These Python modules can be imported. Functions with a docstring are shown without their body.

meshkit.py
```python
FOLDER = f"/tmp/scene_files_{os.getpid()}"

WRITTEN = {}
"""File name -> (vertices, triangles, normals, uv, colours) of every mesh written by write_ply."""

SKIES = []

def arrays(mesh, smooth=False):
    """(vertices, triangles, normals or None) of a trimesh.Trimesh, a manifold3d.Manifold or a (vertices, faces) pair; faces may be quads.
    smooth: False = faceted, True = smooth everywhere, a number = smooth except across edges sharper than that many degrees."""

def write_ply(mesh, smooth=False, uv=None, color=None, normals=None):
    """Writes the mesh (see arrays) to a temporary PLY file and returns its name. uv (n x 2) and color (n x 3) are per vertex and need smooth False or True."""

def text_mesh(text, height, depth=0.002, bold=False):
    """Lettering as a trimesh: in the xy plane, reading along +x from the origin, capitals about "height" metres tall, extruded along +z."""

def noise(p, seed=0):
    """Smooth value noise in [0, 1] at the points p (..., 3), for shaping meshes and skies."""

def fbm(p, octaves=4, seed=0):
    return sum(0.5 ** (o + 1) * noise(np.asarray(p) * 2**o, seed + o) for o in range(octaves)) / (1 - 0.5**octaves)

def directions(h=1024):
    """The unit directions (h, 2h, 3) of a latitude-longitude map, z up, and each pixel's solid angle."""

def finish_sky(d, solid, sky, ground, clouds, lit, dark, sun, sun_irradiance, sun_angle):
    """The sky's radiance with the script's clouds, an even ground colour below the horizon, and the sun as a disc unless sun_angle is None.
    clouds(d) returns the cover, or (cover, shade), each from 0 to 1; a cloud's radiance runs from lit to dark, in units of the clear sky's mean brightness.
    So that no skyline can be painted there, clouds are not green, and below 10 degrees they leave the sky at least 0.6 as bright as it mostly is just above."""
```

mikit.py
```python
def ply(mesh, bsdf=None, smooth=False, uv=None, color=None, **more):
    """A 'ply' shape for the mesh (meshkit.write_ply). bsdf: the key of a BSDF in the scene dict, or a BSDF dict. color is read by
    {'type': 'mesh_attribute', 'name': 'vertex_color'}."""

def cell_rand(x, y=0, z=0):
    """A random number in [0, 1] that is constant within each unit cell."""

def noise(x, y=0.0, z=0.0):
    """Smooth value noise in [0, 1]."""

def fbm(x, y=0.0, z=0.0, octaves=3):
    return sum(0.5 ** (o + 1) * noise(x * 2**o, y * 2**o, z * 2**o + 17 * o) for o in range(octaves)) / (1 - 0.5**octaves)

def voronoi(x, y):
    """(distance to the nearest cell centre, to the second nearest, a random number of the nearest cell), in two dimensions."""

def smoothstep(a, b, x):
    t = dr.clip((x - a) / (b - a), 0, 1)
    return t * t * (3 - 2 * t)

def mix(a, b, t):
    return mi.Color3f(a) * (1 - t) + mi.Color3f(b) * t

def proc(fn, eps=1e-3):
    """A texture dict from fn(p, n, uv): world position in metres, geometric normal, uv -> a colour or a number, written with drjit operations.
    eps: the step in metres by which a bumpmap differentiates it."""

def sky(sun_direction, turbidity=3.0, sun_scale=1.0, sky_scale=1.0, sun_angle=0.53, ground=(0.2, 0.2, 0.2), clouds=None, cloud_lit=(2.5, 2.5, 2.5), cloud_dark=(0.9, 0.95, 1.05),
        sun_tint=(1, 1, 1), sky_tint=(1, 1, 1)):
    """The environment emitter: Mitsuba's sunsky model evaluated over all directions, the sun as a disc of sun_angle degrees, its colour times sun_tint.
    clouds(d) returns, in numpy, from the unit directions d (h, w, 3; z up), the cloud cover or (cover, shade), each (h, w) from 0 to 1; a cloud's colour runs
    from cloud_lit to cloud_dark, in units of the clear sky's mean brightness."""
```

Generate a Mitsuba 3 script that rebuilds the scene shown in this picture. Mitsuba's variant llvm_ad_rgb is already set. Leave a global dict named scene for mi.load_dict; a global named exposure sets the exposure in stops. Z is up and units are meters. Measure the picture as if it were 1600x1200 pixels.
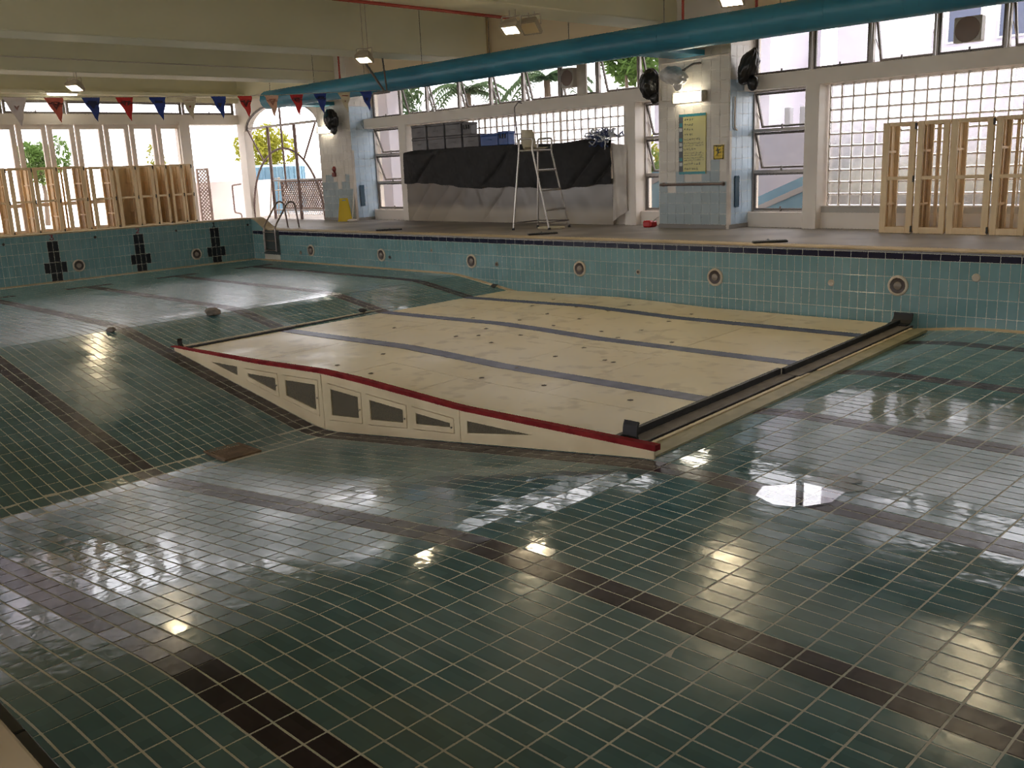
import math, random
import numpy as np, trimesh, drjit as dr, mitsuba as mi
import mikit, meshkit
from shapely.geometry import Polygon, box as sbox
from shapely.ops import unary_union
rng = np.random.default_rng(7); random.seed(7)
scene, labels = {}, {}
T4 = mi.ScalarTransform4f
# ---------------------------------------------------------------- camera, sky, exposure
CAM = np.array([22.592, -12.936, 1.483])
FWD = np.array([-0.691888, 0.6853964, -0.22698627]); UP = np.array([-0.13121592, 0.18978097, 0.97301879])
scene['camera'] = {'type': 'perspective', 'fov': 2 * math.degrees(math.atan(800 / 1463.66)), 'fov_axis': 'x', 'near_clip': 0.05, 'far_clip': 2000.,
                   'to_world': T4().look_at(origin=CAM.tolist(), target=(CAM + FWD).tolist(), up=UP.tolist())}

def clouds(d):
    n = meshkit.fbm(d * np.array([3, 3, 6.0]) + 5, 4, 3)
    return np.clip(0.82 + 0.5 * (n - .5), 0, 1), np.clip((n - .35) * .9, 0, 1)
SUN = np.array([0.25, 0.55, 0.95])
scene['sky'] = mikit.sky(SUN, turbidity=4, sun_scale=0.12, sky_scale=1.0, sun_angle=4, clouds=clouds, cloud_lit=(2.35, 2.2, 2.15), cloud_dark=(1.6, 1.5, 1.5), sky_tint=(1.1, 1.0, .93), ground=(.45, .44, .42))
LAMP = 0.055          # scale of the lamps' own light
exposure = 4.05

# ---------------------------------------------------------------- helpers
def box(a, b):
    a, b = np.minimum(a, b), np.maximum(a, b)
    m = trimesh.creation.box(extents=b - a); m.apply_translation((a + b) / 2); return m
def cbox(a, b, r=0.006):
    a, b = np.minimum(a, b).astype(float), np.maximum(a, b).astype(float); r = min(r, *((b - a) * .45))
    p = []
    for k in range(3):
        lo, hi = a + r, b - r; lo, hi = lo.copy(), hi.copy(); lo[k], hi[k] = a[k], b[k]
        p += [[(lo, hi)[i][0], (lo, hi)[j][1], (lo, hi)[l][2]] for i in (0, 1) for j in (0, 1) for l in (0, 1)]
    return trimesh.convex.convex_hull(np.array(p))
def cat(*ms):
    ms = [m for x in ms for m in (x if isinstance(x, (list, tuple)) else [x])]
    return trimesh.Trimesh(np.vstack([m.vertices for m in ms]), np.vstack([m.faces + o for m, o in zip(ms, np.cumsum([0] + [len(m.vertices) for m in ms[:-1]]))]), process=False)
def tube(pts, r, n=8, cap=True):
    p = np.asarray(pts, float); t = np.gradient(p, axis=0); t /= np.linalg.norm(t, axis=1, keepdims=True)
    up = np.array([0, 0, 1.]) if abs(t[0][2]) < .9 else np.array([1., 0, 0])
    rr = np.broadcast_to(r, (len(p),)); a = np.cross(t[0], up); a /= np.linalg.norm(a); V = []
    for i in range(len(p)):
        a = a - t[i] * (a @ t[i]); a /= np.linalg.norm(a); b = np.cross(t[i], a)
        V += [p[i] + rr[i] * (math.cos(q) * a + math.sin(q) * b) for q in np.arange(n) * 2 * math.pi / n]
    F = []
    for i in range(len(p) - 1):
        for j in range(n):
            q = [i * n + j, i * n + (j + 1) % n, (i + 1) * n + (j + 1) % n, (i + 1) * n + j]; F += [[q[0], q[1], q[2]], [q[0], q[2], q[3]]]
    if cap:
        c0, c1 = len(V), len(V) + 1; V += [p[0], p[-1]]; e = (len(p) - 1) * n
        for j in range(n): F += [[c0, (j + 1) % n, j], [c1, e + j, e + (j + 1) % n]]
    m = trimesh.Trimesh(np.array(V), np.array(F), process=False); return m
def arc(pts, rad=.08, k=6):
    """polyline with its inner corners rounded"""
    p = [np.asarray(x, float) for x in pts]; out = [p[0]]
    for a, b, c in zip(p, p[1:], p[2:]):
        u, v = a - b, c - b; lu, lv = np.linalg.norm(u), np.linalg.norm(v); r = min(rad, lu * .49, lv * .49)
        s, e = b + u / lu * r, b + v / lv * r
        out += [(1 - q) ** 2 * s + 2 * q * (1 - q) * b + q * q * e for q in np.linspace(0, 1, k)]
    return np.array(out + [p[-1]])
def cyl(a, b, r, n=12): return tube([a, b], r, n)
def lathe(prof, n=24):
    """profile [(r, h)] turned about z"""
    p = np.array(prof, float); q = np.arange(n) * 2 * np.pi / n
    V = np.stack([p[:, None, 0] * np.cos(q), p[:, None, 0] * np.sin(q), np.repeat(p[:, 1:2], n, 1)], -1).reshape(-1, 3); F = []
    for i in range(len(p) - 1):
        for j in range(n):
            a, b, c, d = i * n + j, i * n + (j + 1) % n, (i + 1) * n + (j + 1) % n, (i + 1) * n + j; F += [[a, b, c], [a, c, d]]
    return trimesh.Trimesh(V, np.array(F), process=False)
def prism(poly, h, axes=((1, 0, 0), (0, 1, 0), (0, 0, 1)), at=(0, 0, 0)):
    """a shapely polygon (or points) in the plane of the first two axes, thickened by h along the third"""
    g = Polygon(poly) if not hasattr(poly, 'geom_type') else poly
    ms = [trimesh.creation.extrude_polygon(x, h, engine='earcut') for x in getattr(g, 'geoms', [g]) if x.area > 1e-9]
    m = cat(*ms); m.vertices = m.vertices @ np.array(axes, float) + np.array(at)
    if np.linalg.det(np.array(axes, float)) < 0: m.faces = m.faces[:, ::-1]
    return m
XZ = ((1, 0, 0), (0, 0, 1), (0, 1, 0))      # polygon drawn in x,z and thickened along y
YZ = ((0, 1, 0), (0, 0, 1), (1, 0, 0))
def rotm(m, axis, deg, at=(0, 0, 0)):
    m = m.copy(); m.apply_transform(trimesh.transformations.rotation_matrix(math.radians(deg), axis, at)); return m
def mv(m, *t): m = m.copy(); m.apply_translation(t); return m
used = {}
def numbered(k):
    i = used.get(k, 0); used[k] = i + 1
    return k if i == 0 else f'{k}_{i:03d}'
def obj(name, mesh, mat, parent=None, smooth=False, to=None, **kw):
    key = numbered(f'{parent}__{name}' if parent else name)
    d = mesh if isinstance(mesh, dict) else mikit.ply(mesh, mat, smooth, **kw)
    d = dict(d)
    if to is not None: d['to_world'] = T4(to.tolist() if hasattr(to, 'tolist') else to)
    scene[key] = d; return key
def thing(name, label, cat_, group=None):
    k = numbered(name); labels[k] = {'label': label, 'category': cat_}
    if group: labels[k]['group'] = group
    return k
def tag(k, label, cat_, group=None):
    labels[k] = {'label': label, 'category': cat_}
    if group: labels[k]['group'] = group
    return k
def struct(name, mesh, mat, smooth=False, label=None):
    k = obj(name, mesh, mat, None, smooth); labels[k] = {'kind': 'structure'}
    if label: labels[k]['label'] = label
    return k
# the window side of the hall runs at a slight angle to the pool: (s along, d outwards, z)
AL = math.atan(.0309); ct, st = math.cos(AL), math.sin(AL)
FM = np.array([[ct, st, 0, 0], [-st, ct, 0, 3.064], [0, 0, 1, 0], [0, 0, 0, 1.]])
def F(m): m = m.copy(); m.apply_transform(FM); return m
def fbox(a, b, r=0): return F(cbox(a, b, r) if r else box(a, b))
def place(px=0, py=0, pz=0, yaw=0, base=np.eye(4)):
    c, s = math.cos(yaw), math.sin(yaw); return base @ np.array([[c, -s, 0, px], [s, c, 0, py], [0, 0, 1, pz], [0, 0, 0, 1.]])

# ---------------------------------------------------------------- materials
def P(name, color, rough=.5, **kw):
    def tex(v): return v if isinstance(v, (int, float, dict)) else mikit.proc(v)
    c = {'type': 'rgb', 'value': list(color)} if isinstance(color, (tuple, list)) else mikit.proc(color)
    scene[name] = {'type': 'twosided', 'b': {'type': 'principled', 'base_color': c, 'roughness': tex(rough), **{k: tex(v) for k, v in kw.items()}}}; return name
fbm, noise, mix, sstep, rnd = mikit.fbm, mikit.noise, mikit.mix, mikit.smoothstep, mikit.cell_rand
def vary(a, b, s, o=3): return lambda p, n, uv: mix(a, b, sstep(.3, .7, fbm(p.x * s, p.y * s, p.z * s, octaves=o)))
def teal(a, b, st=(.20, .24, .22)):
    def f(p, n, uv):
        # tone by tile, and a chalky film in blotches
        r = rnd(dr.floor(p.x * 4), dr.floor(p.y * 8), dr.floor(p.z * 4 + 40))
        c = mix(a, b, .75 * r + .25 * noise(p.x * 9, p.y * 9, p.z * 9))
        return mix(c, st, .35 * sstep(.52, .8, fbm(p.x * .8, p.y * .8, p.z * .8, octaves=4)))
    return f
def wet(lo, hi): return lambda p, n, uv: lo + (hi - lo) * sstep(.38, .66, fbm(p.x * .55 + 3, p.y * .75, p.z * .5, octaves=4) + .2 * sstep(9., 7., p.x) - .085 * sstep(16.5, 18.5, p.x)) + .03 * noise(p.x * 30, p.y * 30, p.z * 30)
def bumped(name, scale, eps, fn):
    b = scene[name]['b']; scene[name] = {'type': 'twosided', 'b': {'type': 'bumpmap', 'arbitrary': mikit.proc(fn, eps), 'scale': scale, 'b': b}}
P('floor_tile', teal((.052, .122, .132), (.080, .165, .176)), wet(.06, .27), specular=.5)
bumped('floor_tile', .0010, .004, lambda p, n, uv: fbm(p.x * 16, p.y * 16, p.z * 16, octaves=2))
P('lane_tile', lambda p, n, uv: mix((.012, .006, .010), (.026, .013, .019), rnd(dr.floor(p.x * 4), dr.floor(p.y * 8))), wet(.16, .36), specular=.28)
bumped('lane_tile', .0010, .004, lambda p, n, uv: fbm(p.x * 16, p.y * 16, p.z * 16, octaves=2))
P('wall_tile', teal((.115, .225, .235), (.155, .275, .285), (.19, .27, .27)), .16, specular=.5)
P('navy_tile', (.010, .010, .028), .12, specular=.5)
P('black_tile', (.008, .008, .012), .14, specular=.5)
P('grout', vary((.42, .41, .36), (.58, .55, .47), 1.3), .75)
P('coping', vary((.34, .26, .16), (.43, .34, .22), 2.5), .7)
P('deck', vary((.17, .15, .135), (.25, .22, .195), 1.1), .5)
P('cream_paint', vary((.60, .58, .42), (.66, .63, .47), .4), .6)
P('white_paint', vary((.66, .60, .54), (.72, .67, .60), .8), .5)
P('frame_white', (.62, .58, .54), .45)
P('bronze_frame', (.10, .085, .075), .4)
P('tan_paint', vary((.64, .53, .36), (.70, .58, .40), .5), .6)
P('concrete', vary((.40, .38, .35), (.5, .48, .44), .8), .8)
scene['window_glass'] = {'type': 'thindielectric', 'int_ior': 1.5}

# ---------------------------------------------------------------- the pool
POOL_L, POOL_W, DECK = 25.0, 12.36, .14
def prof(x):                                            # floor height along the lanes, its breaks eased
    x = np.asarray(x, float); xs = np.linspace(-.45, .45, 7); w = np.hanning(9)[1:-1]; w /= w.sum()
    return sum(wi * np.interp(x + d, [-5, 8.05, 13.35, 18.25, 60], [-.665, -.665, -1.475, -.875, -.875]) for d, wi in zip(xs, w))
CROSS = .006
def fz(x, y): return prof(x) + CROSS * np.asarray(y)
gx = np.linspace(-.01, POOL_L, 400); ds = np.hypot(np.diff(gx), np.diff(prof(gx))); arcs = np.r_[0, np.cumsum(ds)]
s0 = np.interp(19.821, gx, arcs) % .25
ys0 = -1.07 % -.125
def tile_mesh(lx, ly, h=.0032, c=.0012):
    def ring(a, z): return [[-lx / 2 + a, -ly / 2 + a, z], [lx / 2 - a, -ly / 2 + a, z], [lx / 2 - a, ly / 2 - a, z], [-lx / 2 + a, ly / 2 - a, z]]
    V = np.array(ring(0, -.002) + ring(0, h - c) + ring(c, h)); Fc = [[8, 9, 10], [8, 10, 11]]
    for o in (0, 4):
        for j in range(4): a, b = o + j, o + (j + 1) % 4; Fc += [[a, b, b + 4], [a, b + 4, a + 4]]
    return trimesh.Trimesh(V, np.array(Fc), process=False)
def lay(tile, mats):
    v, f = np.asarray(tile.vertices), np.asarray(tile.faces); mats = np.asarray(mats)
    V = np.einsum('nij,kj->nki', mats[:, :3, :3], v) + mats[:, None, :3, 3]
    return trimesh.Trimesh(V.reshape(-1, 3), (f[None] + (np.arange(len(mats)) * len(v))[:, None, None]).reshape(-1, 3), process=False)
CR = np.cross(FWD, UP)
def shown(mats, area=1.0):
    """how large each piece shows in the frame, 0 outside of it (only to choose which pieces become parts of their own)"""
    m = np.asarray(mats); q = m[:, :3, 3] - CAM; z = q @ FWD; u = q @ CR / z * 1463.66 + 800; v = -(q @ UP) / z * 1463.66 + 600
    c = np.abs(np.einsum('ni,ni->n', m[:, :3, 2], q)) / np.linalg.norm(q, axis=1)
    return np.where((z > .2) & (u > -20) & (u < 1620) & (v > -20) & (v < 1220), c / np.maximum(z, .2) ** 2, 0)
def pieces(parent, name, tile, mat, mats, keep=None, most=300):
    mats = np.asarray(mats); w = shown(mats) * (1 if keep is None else keep); order = np.argsort(-w)
    sel = [i for i in order[:most] if w[i] > 0]; rest = np.setdiff1d(np.arange(len(mats)), sel); d = mikit.ply(tile, mat)
    for i in sel: obj(name, d, None, parent, to=mats[i])
    if len(rest):
        k = obj('further_' + name + 's', lay(tile, mats[rest]), mat, parent); labels[k] = {'kind': 'stuff'}
def tilt(n, a=.0042): 
    r = rng.normal(0, a, (n, 2)); return r
def frame_at(pos, ax, ay, az, rx=0., ry=0.):
    az = az + rx * ax + ry * ay; az = az / np.linalg.norm(az); ax = ax - az * (ax @ az); ax = ax / np.linalg.norm(ax); ay = np.cross(az, ax)
    m = np.eye(4); m[:3, 0], m[:3, 1], m[:3, 2], m[:3, 3] = ax, ay, az, pos; return m

ux = np.linspace(0, POOL_L, 601)
V = np.array([[x, y, float(fz(x, y)) + .0006] for x in ux for y in (-POOL_W, 0)] + [[x, y, -2.0] for x in ux for y in (-POOL_W, 0)])
n2 = len(ux) * 2; Fq = []
for i in range(len(ux) - 1):
    a = 2 * i; Fq += [[a, a + 2, a + 3, a + 1], [n2 + a, n2 + a + 1, n2 + a + 3, n2 + a + 2], [a, n2 + a, n2 + a + 2, a + 2], [a + 1, a + 3, n2 + a + 3, n2 + a + 1]]
Fq += [[0, 1, n2 + 1, n2], [n2 - 2, 2 * n2 - 2, 2 * n2 - 1, n2 - 1]]
struct('pool_floor', (V, np.array(Fq)), 'grout')
teal_m, lane_m, teal_k, lane_k = [], [], [], []
LANES = [-1.07 - 2 * k for k in range(6)]
ns, nt = int(arcs[-1] / .25), int(POOL_W / .125)
for i in range(ns):
    sa = s0 + .25 * i + .125; x = float(np.interp(sa, arcs, gx)); z = float(prof(x)); dz = float(prof(x + .05) - prof(x - .05)) / .1
    ax = np.array([1, 0, dz]); ax /= np.linalg.norm(ax)
    for j in range(nt):
        y = ys0 - .125 * j - .0625
        if y < -POOL_W + .06 or y > -.06: continue
        ay = np.array([0, 1, CROSS]); az = np.cross(ax, ay); r = rng.normal(0, .0055, 2)
        m = frame_at(np.array([x, y, z + CROSS * y + rng.normal(0, .0003)]), ax, ay, az, *r)
        ln = min(LANES, key=lambda q: abs(q - y)); dk = abs(ln - y) < .124
        if x < 1.55: dk = False
        if 1.55 <= x < 1.8 and abs(ln - y) < .55: dk = True
        if 13.02 < x < 13.5 and -8.35 < y < -7.9: continue
        hid = 0. if (9.5 < x < 17.9 and y > -6.9) else 1.
        (lane_m if dk else teal_m).append(m); (lane_k if dk else teal_k).append(hid)
ft = tile_mesh(.2375, .1125)
pieces('pool_floor', 'tile', ft, 'floor_tile', teal_m, np.array(teal_k))
pieces('pool_floor', 'lane_tile', ft, 'lane_tile', lane_m, np.array(lane_k))

# pool wall below the windows
VM = .241
sw = Polygon([(0, -2), (POOL_L, -2), (POOL_L, .10), (0, .10)])
struct('wall_poolside', prism(sw, .22, XZ, (0, .008, 0)), 'grout')
wt = tile_mesh(.1165, VM - .0085)
mw, mb = [], []
for i in range(-1, 200):
    x = .0216 + .125 * i + .0625
    if x < .07 or x > POOL_L - .07: continue
    if .56 < x < 1.32: continue                       # ladder recess
    for k in range(5):
        z = -VM * (k + .5)
        if z < fz(x, 0) - VM / 2 + .03: continue
        mw.append(frame_at(np.array([x, .008, z + .0]), np.array([1., 0, 0]), np.array([0, 0, 1.]), np.array([0, -1., 0]), *rng.normal(0, .004, 2)))
hidw = np.array([0. if (9.4 < m[0, 3] < 17.4 and m[2, 3] < -.86) else 1. for m in mw])
pieces('wall_poolside', 'tile', wt, 'wall_tile', mw, hidw)
nt_ = tile_mesh(.241, .084); st_ = tile_mesh(.241, .026)
P('grey_tile', (.20, .19, .20), .4)
mb = [frame_at(np.array([.0216 + .25 * i + .125, .008, .045]), np.array([1., 0, 0]), np.array([0, 0, 1.]), np.array([0, -1., 0])) for i in range(0, 100) if not (.56 < .0216 + .25 * i + .125 < 1.25)]
pieces('wall_poolside', 'navy_tile', nt_, 'navy_tile', mb)
mg = [m.copy() for m in mb]
for m in mg: m[2, 3] = .107
pieces('wall_poolside', 'gutter_tile', st_, 'grey_tile', mg)

# raised wall at the shallow end with the lane crosses
EW = .425
struct('wall_pool_end', cat(box((-.30, -POOL_W - .3, -2), (-.008, .008, EW - .03))), 'grout')
struct('coping_end', cbox((-.32, -POOL_W - .3, EW - .032), (.014, .0, EW), .012), 'coping')
me, mk = [], []
ye0 = -1.07 % -.125
for j in range(-1, 100):
    y = ye0 - .125 * j - .0625
    if y < -POOL_W + .05: continue
    for k in range(5):
        z = VM * 1.5 - VM * (k + 1)
        if z - VM / 2 < fz(0, y) - .16: continue
        ln = min(LANES, key=lambda q: abs(q - y)); o = abs(ln - y)
        bl = (k >= 0 and o < .124) or (k == 2 and o < .249)
        (mk if bl else me).append(frame_at(np.array([-.008, y, z]), np.array([0, 1., 0]), np.array([0, 0, 1.]), np.array([1., 0, 0]), *rng.normal(0, .004, 2)))
pieces('wall_pool_end', 'tile', wt, 'wall_tile', me)
pieces('wall_pool_end', 'cross_tile', wt, 'black_tile', mk)
et = tile_mesh(.118, EW - .04 - VM - .006)
pieces('wall_pool_end', 'top_tile', et, 'wall_tile', [frame_at(np.array([-.008, ye0 - .125 * j - .0625, (EW - .035 + VM) / 2]), np.array([0, 1., 0]), np.array([0, 0, 1.]), np.array([1., 0, 0]), *rng.normal(0, .004, 2)) for j in range(-1, 98)])
cv = []; xs_ = np.linspace(.0, POOL_L, 90)
V = np.array([[x, y, float(fz(x, 0)) + z] for x in xs_ for y, z in ((-.045, -.01), (.01, -.01), (.01, .03), (-.02, .022), (-.045, .008))]); Fq = []
for i in range(len(xs_) - 1):
    for j in range(5): a, b = 5 * i + j, 5 * i + (j + 1) % 5; Fq += [[a, b, b + 5, a + 5]]
struct('trim_4', (V, np.array(Fq)), 'coping')
ys_ = np.linspace(-POOL_W, 0, 40); V = np.array([[x, y, float(fz(0, y)) + z] for y in ys_ for x, z in ((.045, -.01), (-.01, -.01), (-.01, .03), (.02, .022), (.045, .008))]); Fq = []
for i in range(len(ys_) - 1):
    for j in range(5): a, b = 5 * i + j, 5 * i + (j + 1) % 5; Fq += [[a, b, b + 5, a + 5]]
struct('trim_5', (V, np.array(Fq)), 'coping')
P('number_red', (.20, .02, .03), .6)
for tx, y, m_ in (('1', -1.07, 'black_tile'), ('2', -3.07, 'number_red'), ('3', -5.07, 'number_red')):
    g_ = meshkit.text_mesh(tx, .12, .003, bold=True); g_.vertices = (g_.vertices - [g_.bounds[:, 0].mean(), 0, 0])[:, [2, 0, 1]] + np.array([-.005, y, .262]); obj('lane_number', g_, m_, 'wall_pool_end')
# near and right walls of the basin
struct('wall_pool_near', box((0, -POOL_W - .25, -2), (POOL_L, -POOL_W, .06)), 'grout')
rim = tile_mesh(.243, .062, .012, .004)
pieces('wall_pool_near', 'rim_tile', rim, 'black_tile', [frame_at(np.array([.07 + .25 * i + .125, -POOL_W + .018, .066]), np.array([1., 0, 0]), np.array([0, 1., 0]), np.array([0, 0, 1.])) for i in range(100)])
struct('wall_pool_right', box((POOL_L, -POOL_W - .25, -2), (POOL_L + .25, .2, .12)), 'wall_tile')

# decks
struct('pool_deck', cat(box((-6.6, .30, -.3), (28, 5.2, DECK)), box((-6.6, -18, -.3), (-.30, .30, DECK)), box((POOL_L + .2, -18, -.3), (28, .3, DECK))), 'deck')
struct('pool_deck_near', box((-.3, -18, -.3), (POOL_L + .2, -POOL_W - .2, DECK)), 'deck')
k = struct('coping_side', cbox((.85, -.012, .118), (POOL_L, .30, DECK + .004), .008), 'coping')
ramp = [(-.01, .10), (1.0, .10), (1.0, DECK + .004), (.85, DECK + .006), (.7, .16), (.55, .21), (.40, .29), (.25, .365), (.12, .41), (-.01, EW)]
rp = Polygon(ramp); cp = rp.difference(Polygon([(x, z - .035) for x, z in ramp]).union(sbox(-1, -1, 1.2, .085))).intersection(sbox(-.02, .1, 1.0, 1))
struct('wall_corner', prism(rp.intersection(Polygon([(x, z - .03) for x, z in ramp]).union(sbox(-1, -1, 1.2, .1))), .29, XZ, (0, .0, 0)), 'wall_tile')
struct('coping_corner', prism(cp, .32, XZ, (0, -.012, 0)), 'coping')
struct('coping_near', cat(cbox((-.3, -POOL_W - .12, .06), (POOL_L, -POOL_W - .004, DECK), .01), cbox((-.3, -POOL_W - .42, .06), (POOL_L, -POOL_W - .125, DECK + .002), .006)), 'coping')

# ---------------------------------------------------------------- the hall
CEIL, BEAM = 5.0, 3.97
struct('ceiling', box((-8, -18, CEIL), (28, 6, CEIL + .2)), 'cream_paint')
for x in (-.5, 5.25, 11.2, 17.1, 23.0):
    struct('ceiling_beam', F(cbox((x - .45, -20.5, BEAM), (x + .45, .55, CEIL + .02), .02)), 'cream_paint')
NW = [(-5.8 + 2.8 * i, -3.2 + 2.8 * i) for i in range(12)]
struct('wall_near', cat(box((-8, -18.2, -.2), (28, -18, .95)), box((-8, -18.2, 3.75), (28, -18, CEIL)), *[box((a - .1, -18.2, .95), (a + .1, -18, 3.75)) for a in [-5.9 + 2.8 * i for i in range(13)]], box((-8, -18.2, .95), (-5.9, -18, 3.75))), 'cream_paint')
struct('wall_right', box((28, -18.2, -.2), (28.2, 6, CEIL)), 'cream_paint')
# window side
WB, BT, BB = .42, 2.91, 2.65
for a, b in ((-1.13, .508), (11.21, 12.85), (23.55, 25.2)):
    struct('pillar', fbox((a, 0, -.2), (b, 1.0, CEIL)), 'white_paint')
for a, b in ((.52, 11.21), (12.85, 23.55)):
    struct('wall_beam', fbox((a, .45, BB), (b, 1.0, BT), .008), 'white_paint')
    struct('wall_sill', fbox((a, .62, -.2), (b, 1.0, WB)), 'white_paint')
    struct('wall_head', fbox((a, .75, 3.85), (b, 1.0, CEIL)), 'tan_paint')
struct('wall_head', fbox((-7.5, .0, 3.85), (-1.13, .4, CEIL)), 'cream_paint')
# end side
struct('wall_end_beam', box((-6.4, -18, 3.14), (-5.8, 3.3, 3.43)), 'white_paint')
struct('wall_end_head', box((-6.6, -18, 3.80), (-5.7, 3.3, CEIL)), 'cream_paint')
struct('ground_outside', cat(box((-120, -80, -.3), (120, -18.3, .05)), box((-120, 5.0, -.3), (120, 200, .05)), box((-120, -80, -.3), (-6.5, 5.0, .05))), 'concrete')

# ---------------------------------------------------------------- windows of the hall
P('alu', (.34, .31, .29), .35, metallic=.3)
P('dark_alu', (.13, .115, .105), .4, metallic=.2)
P('mortar', (.62, .55, .48), .6)
scene['glass_block'] = {'type': 'roughdielectric', 'distribution': 'ggx', 'alpha': .10, 'int_ior': 1.5}
def sheet(a, b, d): return trimesh.Trimesh([[a[0], d, a[1]], [b[0], d, a[1]], [b[0], d, b[1]], [a[0], d, b[1]]], [[0, 1, 2], [0, 2, 3]], process=False)
def rect_frame(a, b, d0, d1, t):
    (s0_, z0), (s1, z1) = a, b
    return cat(box((s0_, d0, z0), (s0_ + t, d1, z1)), box((s1 - t, d0, z0), (s1, d1, z1)), box((s0_ + t, d0, z0), (s1 - t, d1, z0 + t)), box((s0_ + t, d0, z1 - t), (s1 - t, d1, z1)))
nwin = [0]
def window(cells, openers=(), ang=17, mat='alu', sash_mat='dark_alu', d=.80, X=F, stays=True):
    """one window: a fixed frame around every cell ((s0, z0), (s1, z1)); openers lists the cells whose sash is hung from its top and swung out"""
    nwin[0] += 1; k = f'window_{nwin[0]}'
    fr = cat(*[rect_frame(a, b, d - .035, d + .035, .03) for a, b in cells])
    scene[k] = mikit.ply(X(fr), mat); labels[k] = {'kind': 'structure'}
    for i, (a, b) in enumerate(cells):
        a2, b2 = (a[0] + .03, a[1] + .03), (b[0] - .03, b[1] - .03)
        s, g = rect_frame(a2, b2, d - .02, d + .02, .035), sheet((a2[0] + .03, a2[1] + .03), (b2[0] - .03, b2[1] - .03), d)
        if i in openers:
            s, g = (rotm(m, (1, 0, 0), ang, (0, d + .03, b2[1])) for m in (s, g))
        sk = obj('sash', X(s), sash_mat, k); obj('pane', X(g), 'window_glass', sk)
        if i in openers:
            h = b2[1] - a2[1]; e = h * math.sin(math.radians(ang))
            obj('stay', X(cat(*[cyl((x, d, a2[1] + .45 * h), (x, d + .03 + e * .97, a2[1] + h * (1 - math.cos(math.radians(ang))) + .02), .008, 6) for x in (a2[0] + .02, b2[0] - .02)])), 'alu', k)
        obj('catch', X(cat(box(((a[0] + b[0]) / 2 - .012, d - .06, a[1] + .01), ((a[0] + b[0]) / 2 + .012, d - .035, a[1] + .10)))), 'dark_alu', k)
CT = 3.80
c1 = [(.55, 1.83), (1.84, 2.98), (2.99, 4.28), (4.30, 5.47), (5.49, 6.61), (6.63, 7.80), (7.82, 8.95), (8.97, 10.08), (10.10, 11.19)]
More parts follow.
